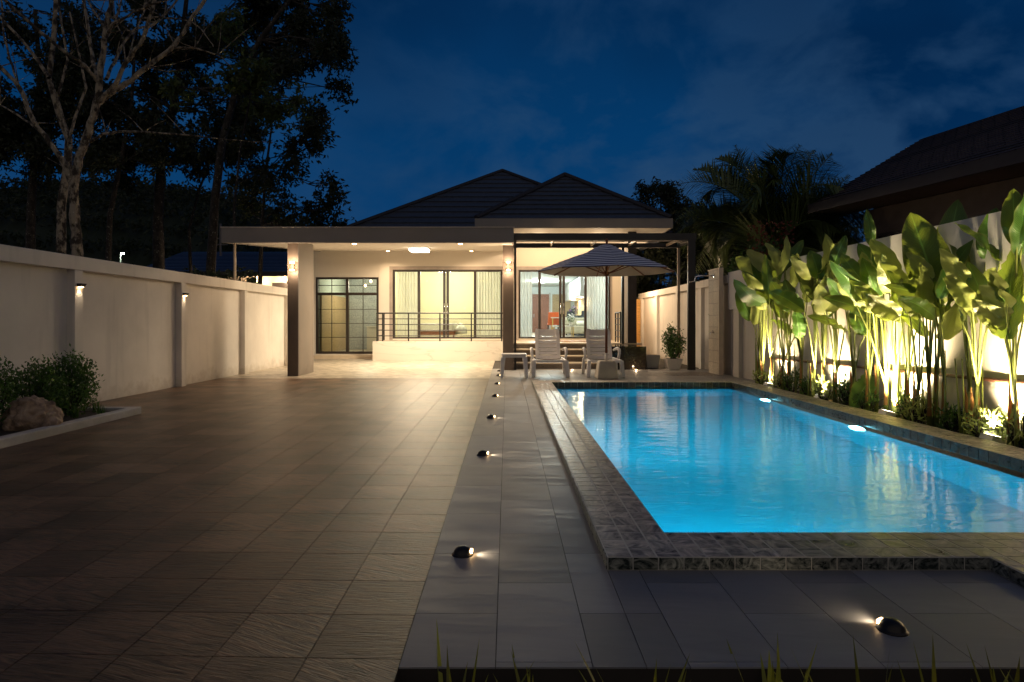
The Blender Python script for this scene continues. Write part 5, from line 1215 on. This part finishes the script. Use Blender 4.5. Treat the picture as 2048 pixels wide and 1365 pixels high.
for path, ra, rb_, dz in (([(300,1560),(298,1230),(300,1000),(330,800),(335,680),(290,560),(238,380),(262,200),(272,0),(275,-90)], 24, 8, .2), ([(338,700),(320,620),(280,480),(330,290),(300,120),(285,0)], 8, 5, .5), ([(238,380),(180,290),(110,200),(0,85),(-60,20)], 9, 5, .3), ([(335,690),(370,560),(420,430),(380,240),(340,60)], 8, 4, .6)):
    pts = [px(*d5(*q), 12+dz*i*0.2) for i, q in enumerate(path)]
    if ra > 20: pts[0].z = -0.02
    mb2.tube(pts, [(ra+(rb_-ra)*i/(len(pts)-1))/2.437/(F/12) for i in range(len(pts))], 10, False)
mb2.build('trunk', M['bark'], t, smooth=True)

# distant wooded hill
hm = MB(); nx, ny = 90, 10; vs = []
for j in range(ny+1):
    for i in range(nx+1):
        X = -20+(560+120)*i/nx; f = j/ny; Y = 45+f*25
        ht = 352 if X < 200 else (352+(X-200)*0.15 if X < 460 else 391+(X-460)*0.8)
        hz = CH+(VY-ht)*60/F
        z = -0.5+(hz+0.5)*math.sin(PI*0.5*min(1, f*1.15))+0.8*mnoise.noise(Vector((X*0.03, f*4, 1)))+0.35*mnoise.noise(Vector((X*0.12, f*9, 5)))
        vs.append(((X-VX)*60/F-0.0, Y, z))
hm.add(vs, [(j*(nx+1)+i, j*(nx+1)+i+1, (j+1)*(nx+1)+i+1, (j+1)*(nx+1)+i) for j in range(ny) for i in range(nx)])
hm.build('hill', M['treeleaf'], None, kind='structure')
wl = MB(); Rw = random.Random(8)
for k in range(5200):
    v = vs[Rw.randint(0, len(vs)-1)]; c = Vector(v)+Vector((Rw.uniform(-.5,.5), Rw.uniform(-1.5,1.5), Rw.uniform(-.1,.75)))
    for q in range(4): leafquad(wl, c+rv(Rw)*0.35, rv(Rw), rv(Rw), 0.45, 0.25)
tag(wl.build('woodland', M['treeleaf'], None, kind='stuff'), 'dark wooded hillside beyond the left wall', 'woodland')
hd = MB()
for k in range(2600):
    X = Rw.uniform(180, 520); zt = 1.1+(VY-552)*16/F+0.25*mnoise.noise(Vector((X*.03, 0, 0)))
    c = px(X, 600, 16); c.z = Rw.uniform(1.2, zt+0.1); c.y += Rw.uniform(-.4, .4)
    leafquad(hd, c, rv(Rw), rv(Rw), 0.13, 0.07)
tag(hd.build('hedge', M['treeleaf'], None), 'dark leafy hedge peeking over the left wall', 'hedge')

# coconut palm behind the right wall
t = thing('coconut_palm', 'coconut palm with arching feathery fronds beyond the shower wall', 'palm', (px(1545, 640, 15.6).x, 15.6, -0.02))
Rp = random.Random(21); C0 = px(1548, 505, 15.6)
MB().tube([(C0.x+.15, 15.6, -.02), (C0.x+.05, 15.6, 1.5), C0], [0.20, 0.15, 0.13], 10).build('trunk', M['barkd'], t)
FR = [((1545,505),(1520,400),(1470,290),0), ((1550,500),(1590,380),(1665,308),0), ((1548,500),(1560,370),(1600,290),0.3), ((1545,505),(1480,330),(1345,372),0), ((1545,505),(1640,420),(1745,400),-0.3),
      ((1545,510),(1470,385),(1395,470),-0.5), ((1545,510),(1430,370),(1385,560),-0.6), ((1550,510),(1650,410),(1730,500),-0.4), ((1545,505),(1520,330),(1430,318),0.3), ((1550,505),(1610,440),(1700,350),0.2), ((1545,510),(1500,420),(1420,520),-1.0), ((1550,510),(1620,470),(1690,540),-0.8),
      ((1545,505),(1500,345),(1385,340),0.9), ((1550,505),(1575,360),(1630,300),0.9), ((1550,505),(1660,380),(1790,470),0.4), ((1545,505),(1440,400),(1350,470),0.6), ((1545,505),(1480,310),(1400,400),-0.2), ((1550,505),(1600,330),(1690,380),-0.5), ((1545,505),(1535,380),(1540,300),0.5), ((1548,505),(1500,440),(1485,560),-1.2)]
for k in range(11):
    an = math.radians(Rp.uniform(12, 168)); ln = Rp.uniform(175, 265)
    ex = 1548+ln*math.cos(an); ey = 500-ln*0.92*math.sin(an)+abs(math.cos(an))*70
    FR.append(((1548, 505), (1548+(ex-1548)*0.45, 500-(500-ey)*0.5-70), (ex, ey+Rp.uniform(-10, 25)), (Rp.uniform(0.5, 1.0) if ex < 1500 else Rp.uniform(-0.9, 0.5))))
for (a, m1, e, dy) in FR:
    if e[0] < 1480: dy = 0.5+abs(dy)*0.5
    A = px(*a, 15.6); Mm = px(*m1, 15.6+dy); E_ = px(*e, 15.6+dy*2.2)
    rb2 = MB(); lf = MB(); prev = None; n = 84
    pt = lambda f: A*(1-f)**2+Mm*2*f*(1-f)+E_*f*f
    rb2.tube([pt(i/14) for i in range(15)], [0.028*(1-i/15)+0.004 for i in range(15)], 5, False)
    for i in range(3, n):
        f = i/n; p = pt(f); d = (pt(min(1, f+.02))-pt(f-.02)).normalized(); s_ = d.cross(Vector((0, -1, 0.35))).normalized()
        Ll = 1.0*math.sin(PI*min(1, 0.18+f*0.86))**0.7+0.08
        for sg in (-1, 1):
            q = (s_*sg+d*0.75+Vector((0, Rp.uniform(-.3,.3), Rp.uniform(-.05,.35)))).normalized()
            blade(lf, p, q, Ll*Rp.uniform(.8, 1.15), 0.046, Rp.uniform(.05, .4), n=4)
    fo = rb2.build('frond', M['palmleaf'], t); lf.build('leaflets', M['palmleaf'], fo)
# red flowering shrub over the wall, hanging frond near the shower
bs = bush('flowering_shrub', 'dark shrub with red blooms showing over the wall below the palm', 'shrub', px(1530, 560, 14).x, 14, -0.02, 0.85, 3.0, M['shrub'], 5200, 0.12, 33)
rf_ = MB()
for k in range(260):
    c = px(Rp.uniform(1500, 1590), Rp.uniform(445, 520), 13.4); c += rv(Rp)*.1
    leafquad(rf_, c, rv(Rp), rv(Rp), 0.07, 0.05)
rf_.build('blooms', M['redflower'], bs, kind='stuff')
